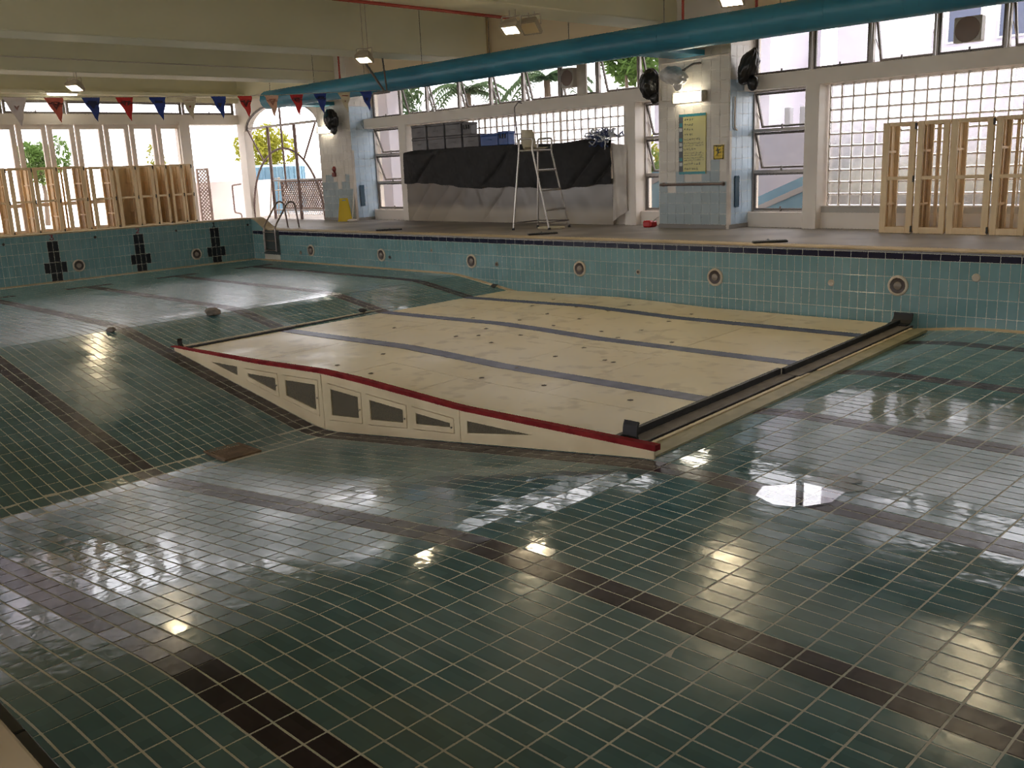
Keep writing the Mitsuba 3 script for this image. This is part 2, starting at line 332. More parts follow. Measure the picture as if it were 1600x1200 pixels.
window([((a, BT), (b, CT)) for a, b in c1], openers=(1, 2, 3, 4, 5, 7, 8))
c2 = [(12.87, 14.03), (14.05, 15.13), (15.15, 16.22), (16.24, 17.31), (17.33, 18.45), (18.47, 19.55), (19.57, 20.65), (20.67, 21.75), (21.77, 23.5)]
window([((a, BT), (b, CT)) for a, b in c2], openers=(2, 4))
for a, b in ((.53, 2.10), (10.24, 11.20), (12.86, 14.11)):
    window([((a, WB), (b, 1.17)), ((a, 1.17), (b, 1.93)), ((a, 1.93), (b, BB))], openers=(1, 2), ang=20)
for a, b in ((2.10, 2.42), (9.94, 10.24), (14.11, 14.38)):
    struct('wall_mullion', fbox((a, .45, -.1), (b, 1.0, BB + .02), .008), 'white_paint')
GB = (.214, .2095)
block = cbox((-.099, -.04, -.097), (.099, .04, .097), .012)
for s_a, cols in ((2.46, 35), (14.43, 42)):
    z0, rows = BB - 10 * GB[1] - .02, 10
    s_b = s_a + cols * GB[0]
    bars = [box((s_a + i * GB[0] - .008, .755, z0), (s_a + i * GB[0] + .008, .845, BB)) for i in range(cols + 1)] + [box((s_a, .757, z0 + j * GB[1] - .008), (s_b, .843, z0 + j * GB[1] + .008)) for j in range(rows + 1)]
    k = struct('wall_glass_block', F(cat(*bars)), 'mortar')
    struct('wall_block_plinth', fbox((s_a - .05, .64, -.1), (s_b, .98, z0), .008), 'concrete')
    ms = [FM @ np.array([[1, 0, 0, s_a + (i + .5) * GB[0]], [0, 1, 0, .80], [0, 0, 1, z0 + (j + .5) * GB[1]], [0, 0, 0, 1.]]) for i in range(cols) for j in range(rows)]
    order = [int(i) for i in np.argsort([np.linalg.norm(m[:3, 3] - CAM) for m in ms])]; d_ = mikit.ply(block, 'glass_block', 30)
    hid = lambda m: 2.6 < m[0, 3] < 9.6 and m[2, 3] < 1.85
    order = sorted(order, key=lambda i: hid(ms[i]))
    for i in order[:300]: obj('block', d_, None, k, to=ms[i])
    q = obj('further_blocks', lay(block, [ms[i] for i in order[300:]]), 'glass_block', k, 30); labels[q] = {'kind': 'stuff'}
struct('wall_far', fbox((25.2, .3, -.2), (29, 1.0, CEIL)), 'white_paint')

NX = lambda m: (lambda q: (q.apply_translation((0, -18.9, 0)), q)[1])(m.copy())
window([((a, .95), (b, 2.9)) for a, b in NW] + [((a, 2.9), (b, 3.75)) for a, b in NW], X=NX)

# the shallow end: glazed doors, a passage, the arch in the corner
E2 = lambda m: (lambda q: (q.apply_transform(np.array([[0, -1, 0, -5.0], [1, 0, 0, 0], [0, 0, 1, 0], [0, 0, 0, 1.]])), q)[1])(m.copy())   # (s = y, d towards -x)
P('door_white', (.68, .60, .54), .45)
ed = [-3.55, -2.73, -1.96, -1.13, -.37, .47, 1.30]
for a, b in zip([-9.5, -8.5, -7.5, -6.5, -5.5, -4.5] + ed, [-8.5, -7.5, -6.5, -5.5, -4.5] + ed + [1.18]):
    if b - a < .3: continue
    nwin[0] += 1; k = f'window_{nwin[0]}'; a_, b_ = a + .02, b - .02
    scene[k] = mikit.ply(E2(cat(rect_frame((a_, DECK), (b_, 3.14), .86, .94, .125), box((a_ + .09, .87, .9), (b_ - .09, .93, 1.0)))), 'door_white'); labels[k] = {'kind': 'structure'}
    obj('pane', E2(sheet((a_ + .09, DECK + .09), (b_ - .09, 3.05), .9)), 'window_glass', k)
window([((a, 3.43), (b, 3.80)) for a, b in ((-7.6, -5.75), (-5.72, -3.81), (-3.78, -2.13), (-2.10, 1.36), (1.40, 3.14))], openers=(), X=E2, d=.9)
struct('column_end', box((-6.1, 1.18, -.1), (-5.75, 1.50, 3.2)), 'white_paint')
# facade strip with the arch: from the corner to the first pillar
ar = [(-5.50, .10)] + [(-5.50, 2.9)] + [(-3.30 + 2.05 * math.cos(q) * 1.05, 2.92 + .74 * math.sin(q)) for q in np.linspace(math.pi, 0, 25)] + [(-1.16, .10)]
wall = Polygon([(-5.95, -.1), (-1.13, -.1), (-1.13, 3.9), (-5.95, 3.9)]).difference(Polygon([(-5.52, -.2), (-5.52, 2.9)] + ar[2:-1] + [(-1.13, 2.9), (-1.13, -.2)]))
struct('wall_arch', F(prism(wall, .28, XZ, (0, 0, 0))), 'white_paint')
P('rust_steel', vary((.20, .14, .13), (.28, .20, .185), 6), .5)
P('pale_steel', (.55, .52, .52), .4)
g = thing('arched_gate', 'tall steel gate with radiating bars standing in the white arch', 'gate')
def bar(a, b, r=.03, d=.10): return F(cyl((a[0], d, a[1]), (b[0], d, b[1]), r, 8))
obj('cross_bar', bar((-5.55, 2.98), (-1.2, 2.98), .035), 'pale_steel', g)
for a, b in (((-4.18, 2.97), (-4.18, DECK)), ((-2.60, 2.97), (-2.60, DECK))): obj('post', bar(a, b, .05), 'rust_steel', g)
obj('centre_bar', bar((-3.36, 3.64), (-3.36, 1.1), .03), 'rust_steel', g)
for a, b in (((-5.45, 2.93), (-4.63, 1.98)), ((-1.40, 2.95), (-2.18, 1.94))): obj('brace', bar(a, b, .026), 'rust_steel', g)
obj('inner_arch', F(tube([(-3.42 + 2.12 * math.cos(q), .10, .15 + 2.14 * math.sin(q)) for q in np.linspace(math.pi, 0, 30)], .032, 8)), 'rust_steel', g)
obj('rim', F(tube([(-3.32 + 2.12 * math.cos(q), .06, 2.92 + .72 * math.sin(q)) for q in np.linspace(math.pi, 0, 26)], .035, 8)), 'dark_alu', g)
for z in (1.33, .42): obj('rail', bar((-4.15, z), (-1.25, z), .028), 'pale_steel', g)
# lattice panels behind the gate
P('lattice', vary((.28, .20, .17), (.38, .29, .25), 4), .7)
def lattice_panel(w, h, step=.13, t=.022, double=True):
    out, clip = [], sbox(0, 0, w, h)
    for sgn in ((1, -1) if double else (1,)):
        for q in np.arange(-h, w + h, step):
            x0, x1 = (q, q + h) if sgn > 0 else (q + h, q)
            ln = Polygon([(x0 - t, 0), (x0 + t, 0), (x1 + t, h), (x1 - t, h)]).intersection(clip)
            if ln.area > 1e-4: out.append(prism(ln, .012, XZ, (0, .012 * (sgn > 0), 0)))
    return out
def lattice(label, s_a, d, z0, w, h, rot=0, mat='lattice', double=True, step=.13):
    t = thing('lattice_fence', label, 'fence'); M_ = FM @ place(s_a, d, z0, rot)
    for m in lattice_panel(w, h, step, double=double): m.apply_transform(M_); obj('slat', m, mat, t)
    fr = rect_frame((0, 0), (w, h), -.02, .045, .05); fr.apply_transform(M_); obj('frame', fr, mat, t)
lattice('brown wooden lattice fence behind the right half of the arched gate', -4.05, .32, .42, 2.80, .88)
lattice('pale lattice fence outside the arch, at the corner column', -7.3, 2.2, .05, 2.6, 1.15, 0, 'pale_steel')

# ---------------------------------------------------------------- the platform that bridges the deep part
P('platform_cream', lambda p, n, uv: mix(mix((.52, .44, .29), (.62, .54, .38), fbm(p.x * .9, p.y * .9, p.z, octaves=4)), (.40, .33, .22), .5 * sstep(.58, .8, fbm(p.x * 5, p.y * 5, 3, octaves=3))), lambda p, n, uv: .22 + .3 * fbm(p.x * 1.5, p.y * 1.5, 1, octaves=3), specular=.5)
P('panel_cream', vary((.56, .46, .29), (.62, .52, .34), 2), .5)
P('stripe_navy', vary((.045, .05, .10), (.075, .08, .14), 5), .4)
P('kerb_red', vary((.15, .010, .012), (.22, .020, .020), 8), .8, specular=.15)
P('rubber', (.012, .012, .013), .55)
P('mat_grey', vary((.10, .085, .075), (.15, .13, .11), 5), .7)
P('mesh_dark', lambda p, n, uv: mix((.05, .042, .025), (.13, .11, .07), sstep(.2, .5, dr.abs(dr.sin(p.x * 260)) * dr.abs(dr.sin(p.z * 260)))), .8)
P('board_green', vary((.21, .19, .105), (.30, .265, .155), 4), .5)
plat = thing('wooden_platform', 'cream wooden platform with red kerb and navy stripes in the empty pool', 'platform')
def px_(x, y): return x - .055 * (y + 6.95)
def pz_(x, y): return np.interp(x, [9.4, 11, 12.7, 13.5, 14.6, 18.2], [-.905, -.88, -.845, -.86, -.89, -.885]) + .005 * y
def deck_patch(x0, x1, y0, y1, dz, h, n=14):
    xs, ys = np.linspace(x0, x1, n), np.linspace(y0, y1, 4); V = []; Fc = []
    for top in (1, 0):
        for x in xs:
            for y in ys: V.append([px_(x, y), y, pz_(x, y) + dz - (0 if top else h)])
    m, k = len(ys), n * len(ys)
    for i in range(n - 1):
        for j in range(m - 1):
            a = i * m + j; Fc += [[a, a + m, a + m + 1], [a, a + m + 1, a + 1], [k + a, k + a + m + 1, k + a + m], [k + a, k + a + 1, k + a + m + 1]]
    rim_ = [i * m for i in range(n)] + [(n - 1) * m + j for j in range(1, m)] + [i * m + m - 1 for i in range(n - 2, -1, -1)] + [j for j in range(m - 2, 0, -1)]
    for a, b in zip(rim_, rim_[1:] + rim_[:1]): Fc += [[a, k + a, k + b], [a, k + b, b]]
    return trimesh.Trimesh(V, Fc, process=False)
XS, YS = [9.66, 11.55, 13.33, 14.6, 15.92, 17.68], [-6.88, -5.80, -3.55, -2.1, -.04]
for a, b in zip(XS, XS[1:]):
    for c, d in zip(YS, YS[1:]): obj('deck_board', deck_patch(a + .003, b - .003, c + .003, d - .003, rng.normal(0, .0012), .03), 'platform_cream', plat)
for y in (-5.07, -3.07, -1.12): obj('lane_stripe', deck_patch(9.7, 17.66, y - .115, y + .115, .005, .004, 40), 'stripe_navy', plat)
spots = [(12.64, -4.17), (11.58, -2.85), (12.57, -3.5), (13.38, -4.18), (12.48, -2.69), (13.34, -3.56), (12.86, -3.93), (13.22, -2.73), (14.67, -4.29), (12.46, -2.04), (12.4, -1.26), (13.18, -2.09), (14.62, -3.67), (11.58, -1.46), (11.39, -0.71), (13.08, -1.26), (14.4, -1.45), (14.49, -2.25), (14.56, -2.88), (14.08, -2.65), (13.0, -0.61), (14.32, -0.74), (15.52, -4.17), (15.39, -2.77), (15.35, -4.13), (15.63, -5.54), (14.73, -5.06), (14.76, -5.67), (16.82, -5.52), (12.82, -6.34), (13.53, -6.35), (12.75, -5.56), (11.12, -4.09)]
cap = mikit.ply(lathe([(0, .006), (.022, .006), (.032, .002), (.032, -.01)], 12), 'mat_grey')
for x, y in spots: obj('screw_cap', cap, None, plat, to=place(x, y, float(pz_(x + .055 * (y + 6.95), y)) + .001))
# front panels with their hatches
def floor_f(x): return float(fz(x, -6.95)) + .012
KB = lambda x: np.interp(x, [9.55, 11.9, 13.4, 14.1, 15.8, 18.2], [-.89, -.855, -.798, -.81, -.87, -.845])
KT = lambda x: np.interp(x, [9.5, 11.8, 13.4, 14.1, 15.8, 18.2], [-.875, -.818, -.752, -.76, -.828, -.795])
FY = -6.95
hatch = [([(10.66, -.976), (11.39, -.957), (11.385, -1.08)], 0, 0), ([(11.65, -1.015), (12.33, -.99), (12.33, -1.165), (11.655, -1.06)], 1, 0), ([(12.56, -.985), (13.225, -.955), (13.21, -1.268), (12.56, -1.185)], 1, 0),
         ([(13.54, -.965), (14.075, -.983), (14.07, -1.235), (13.53, -1.285)], 1, 1), ([(14.29, -.985), (14.88, -1.007), (14.875, -1.152), (14.29, -1.215)], 1, 1), ([(15.09, -1.008), (15.635, -1.028), (15.635, -1.077), (15.09, -1.13)], 1, 1), ([(15.89, -.965), (16.785, -.955), (15.89, -1.092)], 0, 2)]
for i, (a, b) in enumerate(((9.60, 13.355), (13.365, 15.78), (15.79, 18.17))):
    xs = np.linspace(a, b, 24); pg = Polygon([(x, KB(x) + .01) for x in xs] + [(x, min(floor_f(x), KB(x) - .004)) for x in xs[::-1]])
    hs = [(Polygon(p), dr_) for p, dr_, w in hatch if w == i]
    hole = unary_union([h.buffer(.062, join_style=2, mitre_limit=1.5) if d_ else h for h, d_ in hs]).intersection(pg.buffer(-.02))
    k = obj('front_panel', prism(pg.difference(hole), .02, XZ, (0, FY, 0)), 'panel_cream', plat)
    for h, d_ in hs:
        if d_:
            o = h.buffer(.056, join_style=2, mitre_limit=1.5).intersection(pg.buffer(-.02))
            q = obj('hatch', prism(o.difference(h), .018, XZ, (0, FY - .004, 0)), 'panel_cream', plat)
            obj('mesh_screen', prism(h.buffer(.01), .004, XZ, (0, FY + .012, 0)), 'mesh_dark', q)
            r_ = o.bounds; obj('knob', mv(rotm(lathe([(0, .014), (.008, .012), (.010, 0)], 10), (1, 0, 0), 90), r_[2] - .03, FY - .004, (r_[1] + r_[3]) / 2), 'mat_grey', q)
        else: obj('mesh_screen', prism(h.buffer(.01), .004, XZ, (0, FY + .012, 0)), 'mesh_dark', plat)
xs = np.linspace(9.52, 18.19, 50)
obj('red_kerb', prism(Polygon([(x, KT(x)) for x in xs] + [(x, KB(x)) for x in xs[::-1]]), .075, XZ, (0, FY - .012, 0)), 'kerb_red', plat)
# left edge: batten and rubber seal
def strip(x0, x1, y0, y1, z0, z1, n=10):
    ys = np.linspace(y0, y1, n); V = []; Fc = []
    for y in ys:
        for x, z in ((x0, z0), (x1, z0), (x1, z1), (x0, z1)): V.append([px_(x, y), y, pz_(x, y) + z])
    for i in range(n - 1):
        for j in range(4): a, b = 4 * i + j, 4 * i + (j + 1) % 4; Fc += [[a, b, b + 4], [a, b + 4, a + 4]]
    e = 4 * (n - 1); Fc += [[0, 2, 1], [0, 3, 2], [e, e + 1, e + 2], [e, e + 2, e + 3]]
    m = trimesh.Trimesh(V, Fc, process=False); m.fix_normals(); return m
P('batten', vary((.38, .32, .22), (.48, .41, .29), 6), .6)
obj('edge_batten', strip(9.52, 9.60, -6.86, -.10, -.03, .035), 'batten', plat)
obj('edge_seal', strip(9.605, 9.655, -6.86, -.06, -.02, .028), 'rubber', plat)
def curl(pts, w, ax, t=.012):
    """a bent rubber end: polyline in a vertical plane, w wide"""
    p = np.array(pts, float); n = np.gradient(p, axis=0); n /= np.linalg.norm(n, axis=1, keepdims=True); nn = np.stack([-n[:, 1], n[:, 0]], 1)
    pg = Polygon(np.vstack([p, (p + nn * t)[::-1]])).buffer(0)
    return prism(pg, w, ax)
c_ = curl([(0, 0), (.06, .01), (.10, .05), (.11, .10), (.10, .14)], .07, XZ)
obj('seal_end', mv(rotm(c_, (0, 0, 1), 180), 9.66, -6.80, -.92), 'rubber', plat)
c_ = curl([(0, 0), (.10, .02), (.18, .06), (.24, .10)], .14, YZ)
obj('seal_end', mv(c_, px_(9.56, -.2) - .02, -.30, -.90), 'rubber', plat)
# right edge: rubber mats with a raised lip over a green bevelled board
obj('bevel_board', (lambda m: m)(strip(17.72, 18.13, -6.9, -.30, -.035, .003)), 'board_green', plat)
obj('bevel_board_highlight', strip(17.90, 17.94, -6.85, -3.5, .003, .016), 'panel_cream', plat)
obj('bevel_board_highlight', strip(17.93, 17.96, -3.3, -.35, .003, .016), 'panel_cream', plat)
for y0, y1, o in ((-6.80, -3.72, 0.), (-3.70, -.22, .04)):
    obj('rubber_mat', strip(17.69 + o, 17.86 + o, y0, y1, .006, .022), 'mat_grey', plat)
    obj('rubber_lip', strip(17.655 + o, 17.70 + o, y0, y1, .004, .085), 'rubber', plat)
    obj('mat_edge', strip(17.86 + o, 17.875 + o, y0, y1, -.01, .024), 'rubber', plat)
obj('mat_end', curl([(-.14, .015), (-.08, .02), (-.02, .04), (.01, .09), (.0, .17), (-.02, .2)][::-1], .15, YZ, .02).apply_transform(trimesh.transformations.rotation_matrix(math.pi, (0, 0, 1))).apply_translation((17.90, -6.80, -.89)), 'rubber', plat)
obj('mat_end', mv(curl([(-.02, .02), (.10, .03), (.17, .07), (.20, .13), (.20, .17)], .26, YZ, .02), px_(17.65, -.3) - .05, -.30, -.885), 'rubber', plat)
# ---------------------------------------------------------------- things on the pool floor and in its walls
P('cloth_grey', vary((.13, .11, .09), (.24, .20, .17), 9), .9)
def lump(r, sq, seed, amp=.35, sub=3):
    m = trimesh.creation.icosphere(sub, 1.0); v = np.array(m.vertices); v *= (1 + amp * (meshkit.fbm(v * 1.6 + seed, 4, seed) - .5) * 2)[:, None]; v *= np.array([r, r * .8, r * sq]); m.vertices = v; return m
for x, y, r, lb in ((8.19, -5.56, .15, 'grey crumpled rag on the crest of the slope left of the platform'), (8.24, -7.28, .085, 'small brown rag beside the dark lane line at the top of the slope')):
    k = obj('rag', mv(lump(r, .45, int(x * 100)), x, y, float(fz(x, y)) + .01 + r * .33), 'cloth_grey', None, True); tag(k, lb, 'rag')
k = obj('rag', mv(lump(.075, .5, 5), 9.50, -3.49, -.87 + .045), 'rubber', None, True); tag(k, 'black rag lying across the left edge of the cream platform', 'rag')
P('drain_brown', vary((.13, .085, .055), (.21, .145, .095), 12), .7)
dg = thing('drain_grate', 'rusty brown rectangular drain grate in the bottom of the pool', 'drain')
M_ = place(13.28, -8.13, float(fz(13.28, -8.13)) + .007)
def put(m, M): m = m.copy(); m.apply_transform(M); return m
obj('frame', put(cat(cbox((-.25, -.225, -.02), (.25, -.195, .02)), cbox((-.25, .195, -.02), (.25, .225, .02)), cbox((-.25, -.2, -.02), (-.22, .2, .02)), cbox((.22, -.2, -.02), (.25, .2, .02)), ), M_), 'drain_brown', dg)
obj('sump', put(box((-.24, -.2, -.03), (.24, .2, -.014)), M_), 'rubber', dg)
for i in range(14): obj('bar', put(box((-.225, -.185 + i * .0285 - .007, -.012), (.225, -.185 + i * .0285 + .007, .014)), M_), 'drain_brown', dg)
P('ring_white', vary((.36, .31, .24), (.46, .41, .33), 6), .5)
P('port_dark', (.05, .036, .03), .45)
P('port_grey', (.20, .17, .14), .35)
def light_port(pos, yaw, lb):
    t = thing('pool_light', lb, 'pool light', 'round ports in the pool walls'); M = place(*pos, yaw) @ trimesh.transformations.rotation_matrix(math.pi / 2, (1, 0, 0))
    obj('ring', put(lathe([(.108, 0.0), (.108, .018), (.120, .026), (.138, .02), (.145, 0.0)], 28), M), 'ring_white', t, 40)
    obj('bowl', put(lathe([(.109, .016), (.09, .008), (.055, .004), (0, .004)], 28), M), 'port_dark', t, 40)
    obj('lens', put(lathe([(.058, .004), (.055, .02), (.035, .03), (0, .033)], 20), M), 'port_grey', t, 40)
nth = ['first', 'second', 'third', 'fourth', 'fifth', 'sixth', 'seventh', 'eighth', 'ninth', 'tenth', 'eleventh', 'twelfth', 'thirteenth']
for i, (x, z) in enumerate([(2.72, -.345), (5.54, -.355), (8.52, -.375), (11.41, -.395), (14.27, -.398), (17.22, -.362)]):
    light_port((x, .001, z), 0, f'round pool light below the windows, {nth[i]} from the ladder corner')
for y, z, w in ((-1.63, -.376, 'beside the right-hand black cross'), (-4.56, -.366, 'beside the left-hand black cross')):
    light_port((-.001, y, z), math.pi / 2, f'round pool light with white ring in the end wall, {w}')
def nozzle(pos, yaw, lb, mat='ring_white', r=.04):
    t = thing('wall_nozzle', lb, 'nozzle', 'small nozzles in the pool walls'); M = place(*pos, yaw) @ trimesh.transformations.rotation_matrix(math.pi / 2, (1, 0, 0))
    obj('ring', put(lathe([(r * .55, 0), (r * .55, .01), (r * .8, .014), (r, 0)], 16), M), mat, t, 40); obj('hole', put(lathe([(r * .56, .008), (0, .004)], 12), M), 'port_dark' if r < .05 else mat, t)
for i, (x, z, mt, r) in enumerate([(2.25, -.419, 'port_grey', .05), (5.835, -.396, 'port_dark', .035), (7.28, -.193, 'ring_white', .035), (9.245, -.407, 'port_grey', .045), (12.73, -.39, 'ring_white', .045), (16.24, -.378, 'ring_white', .05), (18.24, -.198, 'ring_white', .055)]):
    nozzle((x, .001, z), 0, f'small round nozzle in the wall below the windows, {nth[i]} from the corner with the ladder', mt, r)
for i, y in enumerate([-6.1, -4.1, -2.1, -.11]): nozzle((-.001, y, .25), math.pi / 2, f'small dark nozzle high in the end wall, {nth[i]} from the left', 'port_dark', .03)
# shallow water left in a dip of the floor
scene['water'] = {'type': 'dielectric', 'int_ior': 1.33}
pz0 = float(fz(19.5, -6.9)) + .0105
wp = Polygon([(19.28, -7.22), (19.22, -7.02), (19.36, -6.86), (19.40, -6.62), (19.52, -6.45), (19.72, -6.50), (19.66, -6.60), (19.83, -6.62), (19.72, -6.78), (19.74, -7.02), (19.62, -7.24), (19.46, -7.30)]).buffer(.02).buffer(-.01)
k = obj('puddle', prism(wp, .0045, at=(0, 0, pz0 - .0025)), 'water'); tag(k, 'small clear puddle on the dark lane line right of the platform, mirroring a window', 'puddle')
# ladder in the corner
P('steel', (.30, .25, .23), .28, metallic=.85)
ld = thing('pool_ladder', 'curved steel handrails of the pool ladder in the far corner', 'ladder')
for x in (.72, 1.25):
    obj('handrail', tube(arc([(x, -.07, -.42), (x, -.07, .20), (x, .40, .82), (x, .58, .80), (x, .66, DECK)], .14, 8), .022, 10), 'steel', ld, 40)
for i, z in enumerate((-.38, -.14, .08)): obj('tread', cbox((.72, -.12, z - .02), (1.25, -.02, z), .006), 'steel', ld)
P('recess_grey', (.05, .06, .058), .5)
struct('recess', cat(box((.60, -.004, -.45), (.66, .02, .12)), box((1.27, -.004, -.45), (1.31, .02, .12)), box((.60, -.002, -.45), (1.31, .006, .12)), box((.55, -.02, -.50), (1.31, .008, -.45))), 'recess_grey')

# ---------------------------------------------------------------- timber racks
def wood(a, b): return lambda p, n, uv: mix(mix(a, b, fbm(p.x * 14, p.y * 14, p.z * 1.2, octaves=3)), a, .35 * sstep(.45, .6, noise(p.x * 40, p.y * 40, p.z * 3)))
P('pine', wood((.62, .46, .27), (.74, .58, .37)), .55)
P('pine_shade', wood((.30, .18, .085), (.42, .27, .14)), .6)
P('hinge_black', (.02, .018, .016), .5)
def rack(lb, M, w, h=1.76, dp=.34, side=-1, slats=0, full=False, group='pale timber racks leaning in a row', hinges=True):
    t = thing('timber_rack', lb, 'rack', group); o = lambda n, m, mat='pine', par=None: obj(n, put(m, M), mat, par or t)
    b = .006; sw_, x0, x1 = min(.10, w * .18), b, w - b
    for a in (x0, x1 - sw_): o('stile', cbox((a, 0, 0), (a + sw_, .045, h), .004))
    for z, hh in ((0, .10), (h * .5 - .03, .06), (h - .06, .06)): o('rail', cbox((x0 + sw_, .003, z), (x1 - sw_, .042, z + hh), .004))
    xa = x0 + .002 if side < 0 else x1 - .022
    for a, c in ((.05, .05 + (dp - .1) * .47), (.05 + (dp - .1) * .56, dp - .05)):
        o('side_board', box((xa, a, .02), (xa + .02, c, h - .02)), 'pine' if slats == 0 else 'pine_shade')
    xb = x0 + .022 if side < 0 else x1 - .05
    for z in (h * .26, h * .74): o('batten', cbox((xb, .045, z - .02), (xb + .028, dp - .04, z + .02), .004))
    o('side_post', cbox((xb, .045 + (dp - .1) * .46, .0), (xb + .03, .045 + (dp - .1) * .56, h), .004))
    for a in (x0, x1 - sw_ * .8): o('rear_stile', cbox((a, dp - .04, 0), (a + sw_ * .8, dp, h), .004))
    for z, hh in ((0, .08), (h - .06, .06)): o('rear_rail', cbox((x0 + sw_, dp - .037, z), (x1 - sw_, dp - .003, z + hh), .004))
    for i in range(slats): a = x0 + sw_ + .05 + i * .085; o('slat', cbox((a, dp - .03, .08), (a + .045, dp - .008, h - .06), .003))
    if full: o('back_board', box((x0 + sw_ * .7, dp - .052, .05), (x1 - sw_ * .7, dp - .040, h - .03)), 'pine')
    if hinges:
        for z in (h - .12, h * .5 - .06, .02): o('hinge', cbox((x1 - .016, -.012, z), (x1 + .012, .012, z + .10), .003), 'hinge_black')
edges_r = [(15.79, 16.34, 0), (16.36, 16.86, 2), (16.88, 17.52, 0), (17.54, 18.04, 1), (18.06, 18.70, 0), (18.72, 19.25, 2), (19.28, 19.9, 0)]
words = ['at the left end of the row', 'with three upright slats, second from the left', 'third from the left', 'with slats, fourth from the left', 'at the right edge of the photo', 'sixth from the left', 'at the far right']
for (a, b, sl), wd in zip(edges_r[:5], words):
    rack(f'timber rack before the glass blocks, {wd}', FM @ place(a, -.02, DECK), b - a, 1.76, .46, -1, sl, group='timber racks before the glass blocks', hinges=sl == 0)
ER = np.array([[0, -1, 0, -5.12], [1, 0, 0, 0], [0, 0, 1, DECK], [0, 0, 0, 1.]])
edges_l = [(-5.40, -4.85, 0, 0), (-4.83, -4.12, 0, 0), (-4.07, -3.46, 0, 0), (-3.43, -2.80, 0, 0), (-2.64, -2.06, 2, 0), (-1.93, -1.25, 1, 0), (-1.20, -.58, 0, 1), (-.56, -.03, 0, 1), (-.01, .38, 0, 1), (.47, .86, 0, 1), (.88, 1.19, 0, 1)]
wl = ['just outside the left edge', 'at the left edge of the photo', 'second from the left edge', 'third from the left edge', 'with slats, fourth from the left edge', 'with one slat, fifth from the left edge', 'boarded at the back, sixth from the left edge', 'boarded, fourth from the right end of its row', 'narrow, third from the right end of its row', 'narrow, second from the right end of its row', 'narrow and boarded, at the right end of its row']
for (a, b, sl, fu), wd in zip(edges_l, wl):
    rack(f'timber rack behind the end wall, {wd}', ER @ place(a - .085, rng.normal(0, .02), 0), b - a, 1.80 + (.03 if a < -2 else 0), .68, 1, sl, bool(fu), 'timber racks behind the end wall')

# ---------------------------------------------------------------- covered stack before the glass blocks
P('black_film', vary((.006, .006, .006), (.014, .013, .012), 7), lambda p, n, uv: .48 + .15 * noise(p.x * 7, p.y * 7, p.z * 7), specular=.25)
P('clear_film', lambda p, n, uv: mix(mix((.11, .095, .08), (.18, .155, .13), fbm(p.x * 2.2, p.y, p.z * 1.2, octaves=4)), (.34, .29, .22), sstep(.75, .5, p.z + .25 * fbm(p.x * 1.2, 1, p.z, octaves=2)) * .8), .3, specular=.6)
P('bench_beige', vary((.46, .40, .32), (.55, .49, .40), 3), .6)
P('bin_grey', vary((.085, .08, .085), (.12, .115, .12), 5), .42)
P('crate_blue', (.012, .06, .24), .4)
def draped(S, Z, D, t=.004, n=(120, 40)):
    """a film hanging as a surface: S, Z, D functions of (u, v), given some thickness"""
    u, v = np.meshgrid(np.linspace(0, 1, n[0]), np.linspace(0, 1, n[1]), indexing='ij'); q = np.stack([S(u, v), D(u, v), Z(u, v)], -1).reshape(-1, 3)
    V = np.vstack([q, q + [0, t, 0]]); Fc = []; m = n[1]; k = len(q)
    for i in range(n[0] - 1):
        for j in range(m - 1): a = i * m + j; Fc += [[a, a + m, a + m + 1], [a, a + m + 1, a + 1], [k + a, k + a + m + 1, k + a + m], [k + a, k + a + 1, k + a + m + 1]]
    return trimesh.Trimesh(V, Fc, process=False)
def folds(s, z, k=0.):
    f = meshkit.fbm(np.stack([s * 2.2 + z * .9 + k, z * .55 + k, s * 0 + k], -1), 4, 3); g = 1 - np.abs(2 * meshkit.noise(np.stack([s * 1.4 - z * 1.5 + k, z * .6 + 7, s * 0], -1), 9) - 1)
    return .11 * (f - .5) + .07 * (g ** 4)
cs = thing('covered_stack', 'long stack under black plastic above clear sheeting, before the glass blocks', 'covered stack')
zm = lambda s: np.interp(s, [2.4, 3.5, 4.2, 5.1, 6.6, 8.2, 9.7], [1.13, 1.12, 1.06, .965, .99, .92, 1.03]) + .012 * np.sin(s * 9)
zt = lambda s: np.interp(s, [2.4, 2.8, 5.5, 7.0, 7.8, 8.3, 9.0, 9.75], [1.90, 1.94, 1.945, 1.935, 1.90, 1.90, 1.95, 1.90])
obj('bench_body', F(cat(cbox((2.55, .42, DECK), (9.60, .58, 1.86), .02))), 'bench_beige', cs)
sS = lambda u, v: 2.44 + 7.26 * u
obj('black_cover', F(draped(sS, lambda u, v: zm(sS(u, v)) + (zt(sS(u, v)) + .024 - zm(sS(u, v))) * v, lambda u, v: .285 + .75 * folds(sS(u, v), 1 + v, 2.) * (1 - v ** 6) + .04 * v ** 8, n=(220, 40))), 'black_film', cs, True)
obj('black_cover_top', F(draped(sS, lambda u, v: zt(sS(u, v)) + .01 * np.sin(sS(u, v) * 8) * v, lambda u, v: .345 + .245 * v, n=(80, 6))), 'black_film', cs, True)
sl = lambda u, v: 2.44 + 7.24 * u
obj('clear_sheeting', F(draped(sl, lambda u, v: DECK + .005 + (zm(sl(u, v)) + .10 - DECK) * v, lambda u, v: .365 + .22 * folds(sl(u, v), v, 11.), n=(200, 30))), 'clear_film', cs, True)
P('film_pale', vary((.42, .37, .32), (.55, .50, .44), 3), .35)
obj('side_sheeting', F(draped(lambda u, v: 9.68 + .36 * u, lambda u, v: .22 + .22 * u + (1.62 - .25 * u) * v, lambda u, v: .36 + .06 * u + .02 * np.sin(9 * u + 4 * v), n=(16, 24))), 'film_pale', cs, True)
